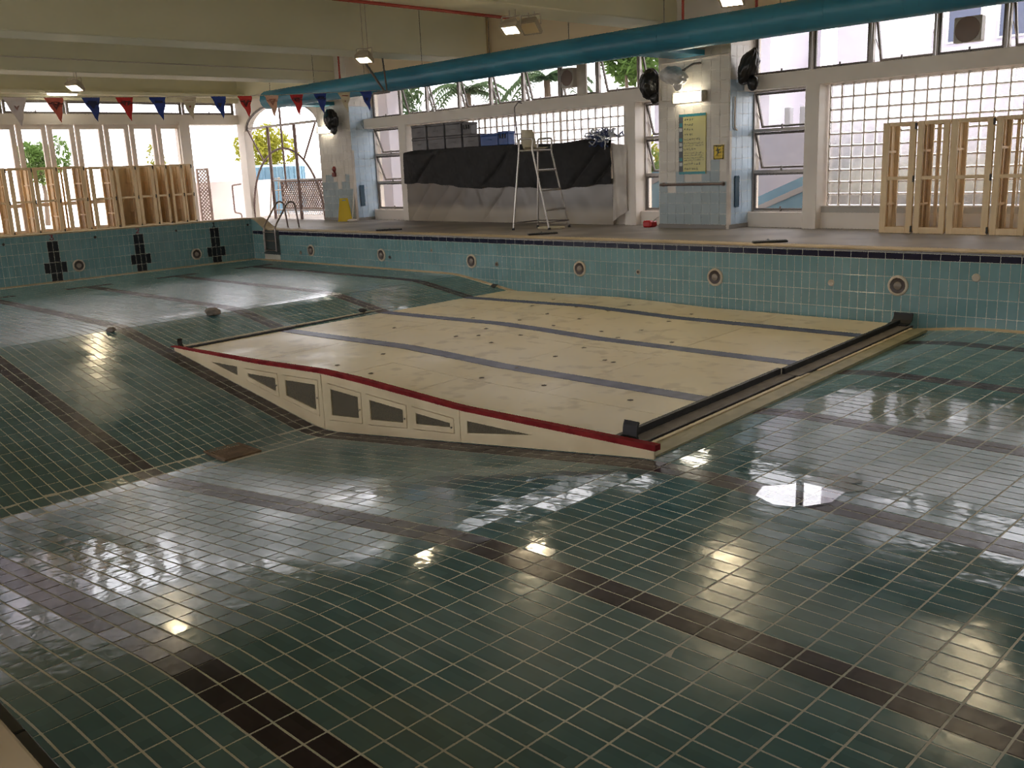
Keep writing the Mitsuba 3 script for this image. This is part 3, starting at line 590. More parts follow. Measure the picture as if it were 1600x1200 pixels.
def bin_(lb, s0_, s1, z0, z1, mat, grp, slots=False):
    k = thing('storage_bin', lb, 'storage bin', grp)
    obj('body', fbox((s0_, .36, z0), (s1, .59, z1 - .05), .015), mat, k); obj('lid', fbox((s0_ - .008, .352, z1 - .055), (s1 + .008, .598, z1), .012), mat, k)
    if slots: 
        for i in range(3): obj('slot', fbox((s0_ + .04 + i * .09, .346, z1 - .16), (s0_ + .075 + i * .09, .36, z1 - .06)), 'rubber', k)
    else: obj('handle', fbox(((s0_ + s1) / 2 - .10, .345, z0 + .14), ((s0_ + s1) / 2 + .10, .36, z0 + .165), .006), mat, k)
cols = [(2.79, 3.40), (3.46, 4.12), (4.18, 4.79), (4.86, 5.44)]
for i, (a, b) in enumerate(cols): bin_(f'grey storage bin on the black cover, lower row, {nth[i]} from the left', a, b, 1.962, 2.27, 'bin_grey', 'grey bins on the covered stack')
for i, (a, b) in enumerate(cols[:3]): bin_(f'grey storage bin stacked in the upper row, {nth[i]} from the left', a, b, 2.27, 2.60, 'bin_grey', 'grey bins on the covered stack')
bin_('narrow slotted grey bin at the right end of the upper row', 4.86, 5.16, 2.27, 2.56, 'bin_grey', 'grey bins on the covered stack', True)
bin_('wide blue crate on the black cover, beside the grey bins', 5.50, 6.13, 1.962, 2.25, 'crate_blue', 'blue crates on the covered stack')
bin_('small blue crate on the black cover, right of the wide blue crate', 6.15, 6.48, 1.962, 2.28, 'crate_blue', 'blue crates on the covered stack', True)
P('rope_blue', (.03, .05, .14), .7); P('rope_white', (.50, .52, .56), .7)
rb = thing('rope_bundle', 'tangled bundle of blue and white rope on the right end of the black cover', 'rope')
sp = {0: [], 1: []}
for i in range(110):
    c = np.array([rng.uniform(9.08, 9.78), rng.uniform(.34, .52), 1.985]); c[2] += .10 * math.exp(-((c[0] - 9.5) / .25) ** 2) * rng.uniform(.2, 1)
    drop = c[0] > 9.45 and rng.random() < .5
    if drop: c[1] = rng.uniform(.17, .22); c[2] = rng.uniform(1.86, 2.0)
    q = np.cumsum(rng.normal(0, .035, (6, 3)) + np.array([rng.normal(0, .02), 0, 0]), 0); q[:, 2] = np.maximum(q[:, 2], -.02 if not drop else -.2); 
    sp[i % 2].append(F(tube(c + q, .014, 5)))
obj('blue_rope', cat(*sp[0]), 'rope_blue', rb); obj('white_rope', cat(*sp[1]), 'rope_white', rb)

# lifeguard's high chair
P('tube_silver', (.50, .47, .44), .3, metallic=.7); P('tube_dark', (.17, .15, .14), .4, metallic=.6); P('seat_cream', (.50, .44, .30), .5)
lc = thing('lifeguard_chair', 'tall tubular lifeguard chair with cream seat and rungs on the poolside deck', 'lifeguard chair')
R0, R1, F0, F1 = np.array([8.40, 1.36, DECK]), np.array([8.33, 2.20, DECK]), np.array([9.17, 1.65, DECK]), np.array([9.02, 2.45, DECK])
tp = lambda p, q, z: np.array([p[0] + (q[0] - p[0]), p[1] + (q[1] - p[1]), z])
H = 1.77; r0, r1, f0, f1 = [np.array([x, y, H]) for x, y in ((8.52, 1.50), (8.46, 2.14), (8.80, 1.56), (8.98, 2.12))]
f0, f1 = np.array([8.82, 1.58, H]), np.array([8.75, 2.20, H])
f0, f1 = np.array([8.88, 1.52, H]), np.array([8.84, 2.14, H])
U = np.array([0, 0, 1.])
obj('leg', tube(arc([R0, r0 + U * .02, r0 + U * .24, f0 + U * .24 + (f0 - r0) * .1, f0, F0], .07), .020, 10), 'tube_silver', lc, 40)
obj('leg', tube(arc([R1, r1 + U * .02, r1 + U * .24, f1 + U * .24 + (f1 - r1) * .1, f1, F1], .07), .020, 10), 'tube_silver', lc, 40)
for a in (.25, .5, .75): obj('rung', cyl(f0 + (F0 - f0) * a, f1 + (F1 - f1) * a, .022), 'tube_silver', lc, 40)
for a, b in ((R0, F0), (R0, R1), (R1, F1), (F0, F1)): obj('brace', cyl(a + U * .15, b + U * .15, .012, 8), 'tube_dark', lc, 40)
for a, b in ((r0, f0), (r1, f1), (r0, r1), (f0, f1)): obj('seat_rail', cyl(a, b, .018, 8), 'tube_silver', lc, 40)
cx, cy = (r0 + f1)[:2] / 2; ya = math.atan2((f0 - r0)[1], (f0 - r0)[0])
u, v = np.meshgrid(np.linspace(0, 1, 15), np.linspace(-1, 1, 11), indexing='ij')
bk = np.clip((u - .5) / .5, 0, 1); sx = np.where(u < .55, .19 - .62 * u, -.15 - .10 * bk); sz = np.where(u < .5, .02 + .04 * v ** 2, .02 + .40 * bk ** .8); w_ = .22 - .05 * bk ** 3
q = np.stack([sx + .05 * bk * v ** 2, w_ * v, sz], -1).reshape(-1, 3); k_ = len(q); V = np.vstack([q, q + [-.006, 0, -.012]]); Fc = []
for i in range(14):
    for j in range(10): a = i * 11 + j; Fc += [[a, a + 11, a + 12], [a, a + 12, a + 1], [k_ + a, k_ + a + 12, k_ + a + 11], [k_ + a, k_ + a + 1, k_ + a + 12]]
obj('seat', put(trimesh.Trimesh(V, Fc, process=False), place(cx, cy, H + .01, ya)), 'seat_cream', lc, True)
obj('umbrella_pole', tube(arc([r0 + U * -.05, r0 + np.array([-.03, -.06, .88]), r0 + np.array([.06, -.02, .98]), r0 + np.array([.13, 0, .95])], .05), .014, 8), 'tube_dark', lc, 40)
for p in (R0, R1, F0, F1): obj('foot', mv(lathe([(0, 0), (.03, 0), (.03, .03), (.02, .05)], 12), *p), 'rubber', lc)
k = obj('plinth_board', put(cbox((-.30, -.12, 0), (.26, .12, .05), .02), place(8.98, 1.95, DECK, .2)), 'seat_cream'); tag(k, 'cream plastic pad on the deck between the feet of the lifeguard chair', 'pad')
P('tool_grey', vary((.06, .065, .07), (.11, .115, .12), 9), .5)
def squeegee(lb, x, y, a, l=.62):
    t = thing('squeegee', lb, 'squeegee', 'grey tools left on the pool edge'); M = place(x, y, DECK + .006, a)
    obj('head', put(cbox((-l / 2, -.035, 0), (l / 2, .035, .035), .01), M), 'tool_grey', t); obj('blade', put(cbox((-l / 2, -.055, 0), (l / 2, -.035, .022), .004), M), 'rubber', t); obj('socket', put(cyl((0, .03, .02), (.03, .16, .03), .018), M), 'tool_grey', t)
squeegee('grey flat tool on the pool edge left of the lifeguard chair', 5.16, .55, .95, .6); squeegee('grey flat tool on the pool edge in front of the lifeguard chair', 9.93, .62, 1.05, .6); squeegee('grey flat tool on the pool edge below the pillar with the notice', 15.03, .35, .85, .55)
P('pan_red', (.42, .02, .02), .4)
dp_ = thing('dustpan', 'red dustpan on the deck below the narrow window left of the pillar', 'dustpan')
obj('pan', fbox((10.78, -.02, DECK), (11.0, .22, DECK + .13), .03), 'pan_red', dp_); obj('handle', F(tube(arc([(10.95, .1, DECK + .10), (11.06, .15, DECK + .2), (11.12, .2, DECK + .19)], .04), .014, 8)), 'film_pale', dp_, 40)

# ---------------------------------------------------------------- pillars: tiles, lights, notices, fans
P('tile_cream', lambda p, n, uv: mix((.50, .46, .40), (.56, .52, .46), rnd(dr.floor(p.x * 5), dr.floor(p.y * 5), dr.floor(p.z * 5 + 20))), .30, specular=.5)
P('tile_blue', lambda p, n, uv: mix((.24, .30, .32), (.29, .35, .37), rnd(dr.floor(p.x * 5), dr.floor(p.y * 5), dr.floor(p.z * 5 + 20))), .30, specular=.5)
P('tile_sky', lambda p, n, uv: mix((.36, .47, .58), (.42, .53, .64), rnd(dr.floor(p.x * 5), dr.floor(p.y * 5), dr.floor(p.z * 5 + 20))), .30, specular=.5)
TS = .2025; pt = tile_mesh(TS - .005, TS - .005, .006, .002); d_pt = {m: mikit.ply(pt, m) for m in ('tile_cream', 'tile_blue', 'tile_sky')}
def clad(parent, s0_, n, rows, front_fn, side_fn):
    for j in range(rows):
        z = DECK + .08 + (j + .5) * TS
        for i in range(n):
            M = FM @ frame_at(np.array([s0_ + .01 + (i + .5) * TS, -.001, z]), np.array([1., 0, 0]), np.array([0, 0, 1.]), np.array([0, -1., 0]), *rng.normal(0, .002, 2)); obj('tile', d_pt[front_fn(i, j)], None, parent, to=M)
        for i in range(4):
            M = FM @ frame_at(np.array([s0_ + n * TS + .021, (i + .5) * TS, z]), np.array([0, 1., 0]), np.array([0, 0, 1.]), np.array([1., 0, 0]), *rng.normal(0, .002, 2)); obj('side_tile', d_pt[side_fn(i, j)], None, parent, to=M)
st1 = [4, 3, 5, 4, 4, 4, 5, 4]; st1 = [4, 4, 5, 4, 4, 5, 6, 4]
clad('pillar_001', 11.21, 8, 16, lambda i, j: 'tile_blue' if j < st1[i] - (1 if i == 1 and j == 3 else 0) else 'tile_cream', lambda i, j: 'tile_sky' if j < 13 else 'tile_cream')
st0 = [5, 6, 6, 5, 4, 5, 6, 4]
clad('pillar', -1.13, 8, 16, lambda i, j: 'tile_blue' if j < st0[i] else 'tile_cream', lambda i, j: 'tile_sky' if j < 15 else 'tile_cream')
P('skirting', (.20, .19, .18), .6)
for a in (-1.13, 11.21): struct('trim_1' if a < 0 else 'trim_2', fbox((a - .01, -.012, -.1), (a + 1.66, .8, DECK + .08)), 'skirting')
def emit(name, col, w): scene[name] = {'type': 'area', 'radiance': {'type': 'rgb', 'value': [c * w * LAMP for c in col]}}
def lamp_mesh(name, mesh, col, w, parent):
    k = obj(name, mesh, 'film_pale', parent); scene[k]['emitter'] = {'type': 'area', 'radiance': {'type': 'rgb', 'value': [c * w * LAMP for c in col]}}; return k
P('housing', (.42, .38, .30), .5)
def batten_light(lb, s0_, s1, z, d=0.):
    t = thing('wall_light', lb, 'light'); h = .20
    obj('base', fbox((s0_ - .05, d - .04, z - h / 2), (s1 + .05, d, z + h / 2), .01), 'housing', t)
    lamp_mesh('diffuser', fbox((s0_, d - .12, z - h / 2 + .01), (s1, d - .041, z + h / 2 - .01), .03), (1, .93, .74), 22, t)
    for a in (s0_ - .05, s1): obj('end_cap', fbox((a, d - .125, z - h / 2), (a + .05, d - .04, z + h / 2), .012), 'housing', t)
batten_light('lit white light on the pillar above the yellow notice', 11.66, 12.30, 2.605, -.008)
batten_light('lit white light on the far pillar beside the black covered fan', -.95, -.32, 2.69, -.008)
# the yellow notice
P('board_teal', (.02, .21, .24), .35); P('board_yellow', (.52, .47, .16), .25); P('board_dark', (.10, .11, .12), .5); P('ink', (.03, .03, .025), .6); P('sign_yellow', (.62, .44, .02), .45); P('icon_white', (.5, .52, .5), .5)
nb = thing('notice_board', 'yellow notice with teal edges and rows of black characters on the pillar', 'notice')
s0_, s1, z0, z1 = 11.72, 12.34, 1.175, 2.30
obj('board', fbox((s0_, -.030, z0), (s1, -.008, z1), .004), 'board_yellow', nb)
obj('edge_band', fbox((s0_, -.034, z1 - .05), (s1, -.030, z1)), 'board_teal', nb); obj('edge_band', fbox((s0_, -.034, z0), (s1, -.030, z0 + .05)), 'board_teal', nb)
obj('picture_strip', fbox((s0_, -.034, z0 + .05), (s0_ + .095, -.030, z1 - .05)), 'board_dark', nb)
for i in range(11):
    z = z1 - .105 - i * .092
    obj('pictogram', F(cat(box((s0_ + .012, -.037, z - .034), (s0_ + .083, -.034, z + .034)))), ('board_dark', 'icon_white', 'board_teal')[(i * 2 + (i > 5)) % 3], nb)
def glyph(x, z, h):
    b, t = [], h * .10
    for _ in range(2): zz = z + rng.uniform(-.4, .4) * h; a = rng.uniform(-.42, -.1) * h; b.append(box((x + a, -.0325, zz - t / 2), (x + a + rng.uniform(.4, .75) * h, -.030, zz + t / 2)))
    for _ in range(2): xx = x + rng.uniform(-.35, .35) * h; a = rng.uniform(-.42, -.1) * h; b.append(box((xx - t / 2, -.0325, z + a), (xx + t / 2, -.030, z + a + rng.uniform(.4, .8) * h)))
    return b
for i, (n, h) in enumerate([(4, .05), (4, .05), (4, .05), (4, .05), (7, .05), (9, .036), (5, .05), (8, .036), (9, .036), (7, .05), (6, .05)]):
    z = z1 - .105 - i * .092; rows_ = [z] if h > .04 else [z + .02, z - .022]; x0 = s0_ + .14
    bs = [g_ for zz in rows_ for c in range(n if h > .04 else 11) for g_ in glyph(x0 + c * h * 1.15, zz, h)]
    obj('line_of_characters', F(cat(*bs)), 'ink', nb)
# the small slip warning
sg = thing('warning_sign', 'small yellow warning sign with a slipping figure, right of the notice', 'sign')
a, b, c, d = 12.505, 12.735, 1.435, 1.70
obj('plate', fbox((a, -.022, c), (b, -.008, d), .003), 'sign_yellow', sg)
obj('border', F(rect_frame((a + .006, c + .006), (b - .006, d - .006), -.025, -.022, .012)), 'ink', sg)
fig = unary_union([Polygon([(.09, .20), (.115, .205), (.12, .18), (.095, .175)]), Polygon([(.085, .175), (.11, .18), (.135, .11), (.105, .10)]), Polygon([(.105, .10), (.135, .112), (.19, .125), (.19, .108)]), Polygon([(.10, .105), (.125, .105), (.10, .06), (.08, .065)]), Polygon([(.06, .15), (.10, .165), (.10, .15), (.065, .135)]), Polygon([(.11, .155), (.16, .175), (.165, .16), (.115, .14)]), sbox(.05, .045, .19, .052)])
obj('slipping_figure', F(prism(fig, .003, XZ, (a - .005, -.026, c + .015))), 'ink', sg); obj('caption', fbox((a + .05, -.0255, d - .034), (b - .05, -.022, d - .022)), 'ink', sg)
hr = thing('handrail', 'dark horizontal handrail across the lower part of the pillar', 'handrail')
P('rail_brown', (.16, .12, .10), .4, metallic=.4)
obj('rail', F(cyl((11.29, -.07, .985), (12.76, -.07, .985), .025)), 'rail_brown', hr, 40)
for x in (11.33, 12.72): obj('bracket', F(cat(cyl((x, -.07, .985), (x, -.006, .985), .018), cyl((x, -.02, .985), (x, -.006, .985), .045, 14))), 'rail_brown', hr)
P('gauge_blue', (.012, .055, .10), .35)
for s_, lb in ((.52, 'dark blue narrow strip on the blue side of the far pillar'), (12.85, 'dark blue narrow strip on the blue side of the pillar with the notice')):
    k = obj('depth_strip', fbox((s_ + .008, .16, .54), (s_ + .03, .30, 1.12), .004), 'gauge_blue'); tag(k, lb, 'strip')
P('pipe_cream', (.55, .50, .43), .5)
for s_, z in ((.52, 2.08), (12.85, 1.94)):
    k = obj('corner_guard', F(cat(box((s_ - .05, -.014, DECK), (s_ + .014, -.008, z)), box((s_ + .008, -.014, DECK), (s_ + .014, .05, z)))), 'film_pale'); tag(k, ('white corner guard on the edge of the far pillar' if s_ < 1 else 'white corner guard on the edge of the pillar with the notice'), 'corner guard')
k = obj('conduit', F(tube(arc([(12.84, -.026, 3.30), (11.27, -.026, 3.27), (11.27, -.026, 2.58), (11.58, -.026, 2.57)], .05), .014, 8)), 'pipe_cream', None, 40); tag(k, 'thin painted conduit running to the light above the notice', 'conduit')
k = obj('conduit', F(tube(arc([(12.88, .12, 2.55), (12.88, .12, 1.98), (12.88, .2, 1.95)], .05), .016, 8)), 'pipe_cream', None, 40); tag(k, 'thin painted conduit on the blue side of the pillar with the notice', 'conduit')
P('bell_red', (.16, .02, .015), .4)
bl = thing('call_point', 'small dark red alarm bell on the far pillar', 'alarm'); obj('bell', F(mv(rotm(lathe([(0, .06), (.05, .05), (.085, .01), (.085, 0)], 18), (1, 0, 0), 90), -.43, -.008, 1.585)), 'bell_red', bl, 40); obj('box', fbox((-.50, -.06, 1.38), (-.36, -.008, 1.50), .01), 'bell_red', bl)
# fans wrapped in plastic
P('bag_black', vary((.006, .006, .006), (.012, .012, .012), 6), .3, specular=.5); P('bag_silver', vary((.42, .41, .40), (.60, .58, .56), 8), .25, specular=.6)
def fan(lb, s_, d, z, dims, mat, arm, tilt_=0, seed=1, tail=True):
    t = thing('covered_fan', lb, 'fan'); m = trimesh.creation.icosphere(4, 1.0); v = np.array(m.vertices)
    v *= (1 + .16 * (meshkit.fbm(v * 2.2 + seed, 4, seed) - .5) * 2 - .05 * np.abs(np.sin(6 * np.arctan2(v[:, 1], v[:, 0]) + seed)))[:, None]; v *= np.array(dims)
    m.vertices = v; m = rotm(m, (0, 1, 0), tilt_); obj('bag', F(mv(m, s_, d, z)), mat, t, True)
    obj('arm', F(cat(*[cyl(a, b, .022, 8) for a, b in zip(arm, arm[1:])])), 'dark_alu', t, 40)
    if tail:
        low = np.array([s_ + .1, d, z - dims[2] * .9]); obj('knotted_end', F(mv(lump(.10, 1.3, seed + 3, .3, 2), *low)), mat, t, True)
fan('wall fan wrapped in a black bag on the far pillar', -.02, -.25, 2.93, (.24, .20, .30), 'bag_black', [(-.25, -.01, 3.20), (-.25, -.15, 3.15), (-.1, -.25, 3.05)], -12, 2)
fan('wall fan wrapped in a black bag left of the pillar with the notice', 11.02, -.02, 2.93, (.20, .24, .30), 'bag_black', [(11.25, .2, 3.1), (11.1, .1, 3.05)], 0, 5)
fan('wall fan wrapped in a silvery bag above the notice', 11.80, -.30, 3.00, (.30, .22, .17), 'bag_silver', [(12.20, -.01, 3.2), (12.18, -.2, 3.18), (11.95, -.3, 3.05)], 16, 9)
fan('wall fan wrapped in a black bag right of the pillar with the notice', 13.10, .20, 3.05, (.17, .18, .33), 'bag_black', [(12.86, .3, 2.80), (12.97, .26, 2.85), (13.05, .22, 2.95)], 24, 12)
# wet floor sign
ws = thing('wet_floor_sign', 'yellow folding wet floor sign at the foot of the far pillar', 'sign'); W = FM @ place(.40, -.32, DECK, .95)
for sgn in (1, -1):
    pl_ = prism(Polygon([(-.20, 0), (.20, 0), (.115, .64), (-.115, .64)]).difference(sbox(-.05, .57, .05, .61)), .02, XZ, (0, -.01, 0)); M = W @ trimesh.transformations.rotation_matrix(math.radians(9 * sgn), (1, 0, 0), (0, 0, .64))
    obj('panel', put(pl_, M), 'sign_yellow', ws)
    if sgn > 0:
        tri = Polygon([(-.06, .42), (.06, .42), (0, .53)]).difference(Polygon([(-.035, .435), (.035, .435), (0, .505)]))
        obj('marking', put(cat(prism(tri, .003, XZ, (0, -.013, 0)), *[box((-.08, -.013, .33 - i * .075), (.08, -.010, .365 - i * .075)) for i in range(4)]), M), 'ink', ws)
mk_ = thing('mop', 'mop leaning on the edge of the far pillar beside the yellow sign', 'mop')
obj('handle', F(cyl((.60, -.22, DECK + .02), (.56, -.03, 1.28), .014)), 'pipe_cream', mk_, 40); obj('mop_head', F(mv(lump(.16, .25, 4), .62, -.24, DECK + .035)), 'film_pale', mk_, True)

# ---------------------------------------------------------------- overhead: duct, lamps, pipes, flags
P('duct_blue', vary((.022, .16, .25), (.035, .21, .31), .9), .38, specular=.5)
DD, DZ, DR = -1.5, 3.525, .24
du = thing('air_duct', 'long round blue air duct hanging above the windows', 'duct')
s_a, q = -1.2, 0
while s_a < 26: obj('section', F(mv(rotm(lathe([(0, 0), (DR - .01, 0), (DR, .006), (DR, 1.19), (DR - .004, 1.196), (0, 1.196)] if s_a < -1 else [(DR, 0), (DR, 1.192), (DR - .004, 1.197)], 40), (0, 1, 0), 90), s_a, DD, DZ)), 'duct_blue', du, 40); s_a += 1.2
for i in range(12): s_a = -1.0 + 2.25 * i; obj('hanger_rod', F(cat(cyl((s_a, DD, DZ + DR), (s_a, DD, CEIL + .01), .007, 6))), 'dark_alu', du); obj('hanger_band', F(mv(rotm(lathe([(DR + .001, -.015), (DR + .004, -.015), (DR + .004, .015), (DR + .001, .015)], 32), (0, 1, 0), 90), s_a, DD, DZ)), 'duct_blue', du)
for s_, lb in ((12.15, 'short blue duct box between the duct and the pillar with the notice'), (-.3, 'short blue duct box between the duct and the far pillar')):
    k = obj('duct_branch', fbox((s_ - .55, -1.262, 3.33), (s_ + .15, -.01, 3.43), .01), 'duct_blue'); tag(k, lb, 'duct')
P('flood_grey', (.40, .34, .26), .45); P('lens_cream', (.70, .56, .34), .35)
def floodlight(lb, x, y, z, yaw, tilt_, lit=True, size=.17, hang=.3, w=170, col=(1, .80, .50)):
    t = thing('floodlight', lb, 'floodlight'); M = place(x, y, z, yaw) @ trimesh.transformations.rotation_matrix(math.radians(tilt_), (1, 0, 0))
    s = size; hs = trimesh.convex.convex_hull(np.array([[sx * s * k, yy, sz * s * .8 * k] for yy, k in ((0., 1.), (.05, 1.), (.16, .6)) for sx in (-1, 1) for sz in (-1, 1)]))
    obj('housing', put(hs, M), 'flood_grey', t); obj('bezel', put(rect_frame((-s, -s * .8), (s, s * .8), -.02, .0, .025), M), 'flood_grey', t)
    ln = box((-s + .025, -.012, -s * .8 + .025), (s - .025, -.004, s * .8 - .025))
    if lit: lamp_mesh('lens', put(ln, M), col, w, t)
    else: obj('lens', put(ln, M), 'lens_cream', t)
    obj('yoke', cat(*[tube(arc([(M @ np.array([sx * (s + .02), .05, 0, 1]))[:3], (M @ np.array([sx * (s + .02), .05, 0, 1]))[:3] + [0, 0, .17], np.array([x, y + .05, z + .20])], .03), .012, 6) for sx in (-1, 1)]), 'flood_grey', t)
    for a in (-.07, .07): obj('rod', cyl((x + a, y + .05, z + .18), (x + a, y + .05, z + hang), .01, 6), 'flood_grey', t)
floodlight('lit floodlight under the farthest ceiling beam, above the red pennant', -.35, -3.95, 3.64, .5, 62, size=.17, hang=.33)
floodlight('lit floodlight over the blue duct, below the end of the second ceiling beam', 7.10, -1.26, 3.61, .4, 66, size=.15, hang=1.40)
floodlight('lit floodlight hanging on two rods below the third ceiling beam', 11.15, -1.28, 3.66, .35, 62, size=.15, hang=.31)
floodlight('unlit cream floodlight beside the lit one below the third beam', 11.15, -.82, 3.72, .25, 48, lit=False, size=.17, hang=.25)
floodlight('lit floodlight at the top edge, above the pillar with the notice', 14.9, -.62, 3.64, .3, 62, size=.17, hang=1.37)
floodlight('lit floodlight outside the picture, over the right-hand timber racks', 18.87, -1.23, 3.64, .35, 66, size=.17, hang=1.37)
t = thing('ceiling_light', 'lit fluorescent light under the ceiling edge, left of the farthest floodlight', 'light')
obj('base', cbox((-5.17, -2.88, 3.925), (-5.03, -2.02, 3.97), .01), 'housing', t); lamp_mesh('tube', cbox((-5.15, -2.84, 3.87), (-5.05, -2.06, 3.92), .02), (1, .93, .78), 18, t)
struct('trim_3', box((-5.75, -18, 3.93), (-5.2, 3.3, 4.02)), 'cream_paint')
P('pipe_red', (.36, .045, .03), .45)
k = obj('sprinkler_pipe', tube([(10.69, -12.5, 3.93), (10.69, -.85, 3.93)], .025, 8), 'pipe_red', None, 40); tag(k, 'long red sprinkler pipe beside the third ceiling beam', 'pipe')
for s_, z, lb in ((2.15, 3.75, 'short red drop pipe left of the second beam, above the duct'), (12.75, 3.8, 'short red drop pipe above the duct near the pillar with the notice'), (14.2, 3.8, 'short red drop pipe above the duct right of the pillar with the notice')):
    k = obj('drop_pipe', F(cyl((s_, -1.3, z), (s_, -1.3, CEIL + .01), .022, 8)), 'pipe_red', None, 40); tag(k, lb, 'pipe')
k = obj('conduit', F(tube([(-5.5, -.03, 3.945), (27, -.03, 3.945)], .016, 8)), 'pipe_cream', None, 40); tag(k, 'long painted conduit along the wall above the duct', 'conduit')
k = obj('conduit', tube([(-.02, -17.9, 4.22), (-.02, 3.0, 4.22)], .014, 8), 'pipe_cream', None, 40); tag(k, 'thin conduit along the face of the farthest ceiling beam', 'conduit')
sb_ = thing('strut', 'dark V-shaped steel strut below the second ceiling beam in front of the duct', 'strut')
obj('bar', tube([(4.62, .55, 3.98), (4.95, .86, 3.24)], .03, 6), 'dark_alu', sb_); obj('bar', tube([(4.85, .95, 3.98), (5.0, .90, 3.24)], .02, 6), 'dark_alu', sb_); obj('foot', cbox((4.55, .83, 3.20), (5.05, .95, 3.25), .006), 'dark_alu', sb_)
fy = [-7.07, -6.43, -5.79, -5.18, -4.55, -3.93, -3.30, -2.72, -2.10, -1.50, -.91, -.29, .30]
fzl = lambda y: np.interp(y, [-12.5, -7.07, -4.5, -2, 0, .82], [3.1, 2.955, 3.015, 3.095, 3.215, 3.26])
yy = np.linspace(-12.5, .82, 60); k = obj('flag_rope', tube(np.stack([np.full(60, 5.0), yy, fzl(yy)], 1), .006, 6), 'film_pale', None, True); tag(k, 'thin line strung across the hall carrying the pennants', 'rope')
fc = [('white', (.66, .58, .58), (.30, .17, .15)), ('faded red', (.60, .14, .10), (.10, .02, .02)), ('blue', (.035, .06, .25), (.012, .018, .07)), ('red', (.52, .03, .03), (.07, .012, .015)), ('blue', (.02, .045, .26), (.008, .012, .06)), ('cream', (.55, .48, .38), (.22, .05, .04)), ('blue', (.015, .045, .27), (.008, .012, .06)), ('red', (.52, .035, .035), (.07, .012, .015)), ('pinkish', (.60, .38, .30), (.30, .13, .10)), ('red', (.52, .03, .035), (.10, .012, .02)), ('blue', (.02, .05, .28), (.008, .012, .06)), ('cream', (.62, .54, .38), (.25, .06, .05)), ('blue', (.02, .05, .28), (.008, .012, .06))]
ft_ = [.03, .06, .06, .07, .05, .03, .05, .05, .02, .02, .04, .04, .05]
for i, (y, (cn, c0, c1_), fw_) in enumerate(zip(fy, fc, ft_)):
    P(f'flag_{i}', c0, .7); P(f'flag_mark_{i}', c1_, .7); z = float(fzl(y)); w, h = .165 if i else .19, .42 if i else .47; x0 = 5.0; lean = fw_ + .02
    V = np.array([[x0, y - w, 0], [x0, y + w, 0]] + [[x0 + .02 * math.sin(k_ * 1.3 + i), y - w * (1 - k_ / 8) + lean * (k_ / 8) + 2 * w * (1 - k_ / 8) * e, -h * k_ / 8] for k_ in range(1, 8) for e in (0, 1)] + [[x0 + .01, y + lean, -h]])
    V[:, 2] += z - .009; V[:2, 2] += (fzl(V[:2, 1]) - z); Fc = [[2 * k_, 2 * k_ + 1, 2 * k_ + 3] for k_ in range(7)] + [[2 * k_, 2 * k_ + 3, 2 * k_ + 2] for k_ in range(7)] + [[14, 15, 16]]
    nV = len(V); V = np.vstack([V, V - [.003, 0, 0]]); Fc = Fc + [[a + nV, c + nV, b + nV] for a, b, c in Fc]
    k = thing('pennant', f'{cn} triangular pennant with a dark emblem, {nth[i]} from the left on the line', 'pennant', 'pennants on the line')
    obj('cloth', trimesh.Trimesh(V, Fc, process=False), f'flag_{i}', k)
    e = .085; emb = Polygon([(-e, .06), (e, .06), (0, -.085)])
    if c0[2] < .2 or c0[0] > .3: emb = unary_union([emb.difference(Polygon([(-e * .5, .035), (e * .5, .035), (0, -.045)])), sbox(-e * 1.45, .012, -e * .35, .030), sbox(e * .35, .012, e * 1.45, .030), sbox(-e * .4, .005, e * .4, .016)])
    else: emb = unary_union([emb, sbox(-e * 1.4, .0, e * 1.4, .03)])
    obj('emblem', prism(emb, .008, YZ, (x0 - .002, y + lean * .3, z - .13)), f'flag_mark_{i}', k)

# ---------------------------------------------------------------- outside the glass
def leafmat(n, a): scene[n] = {'type': 'principledthin', 'base_color': {'type': 'rgb', 'value': list(a)}, 'roughness': .5, 'diff_trans': .8, 'spec_trans': 0.}
leafmat('leaf_green', (.10, .17, .045)); leafmat('leaf_yellow', (.26, .26, .04)); leafmat('leaf_dark', (.06, .10, .05))
P('bark', (.16, .12, .09), .9); P('render_white', vary((.40, .385, .44), (.48, .46, .52), .5), .8); P('wall_lilac', vary((.23, .22, .265), (.29, .28, .33), .5), .8); P('glass_dark', (.10, .12, .18), .15); P('sheet_blue', vary((.12, .24, .34), (.17, .30, .40), 1.5), .5); P('rail_stone', (.30, .30, .33), .7)
def leaves(n, c, r, size, seed, lo=.55):
    g = np.random.default_rng(seed); u = g.normal(size=(n, 3)); u /= np.linalg.norm(u, axis=1, keepdims=True); p = np.array(c) + u * (g.uniform(lo, 1, (n, 1)) ** .5) * np.array(r)
    a = g.normal(size=(n, 3)); a /= np.linalg.norm(a, axis=1, keepdims=True); b = np.cross(a, g.normal(size=(n, 3))); b /= np.linalg.norm(b, axis=1, keepdims=True); s = size * g.uniform(.6, 1.3, (n, 1))
    V = np.stack([p - a * s, p + b * s * .35, p + a * s, p - b * s * .35], 1).reshape(-1, 3); i = np.arange(n)[:, None] * 4
    return trimesh.Trimesh(V, np.vstack([i + [0, 1, 2], i + [0, 2, 3]]), process=False)
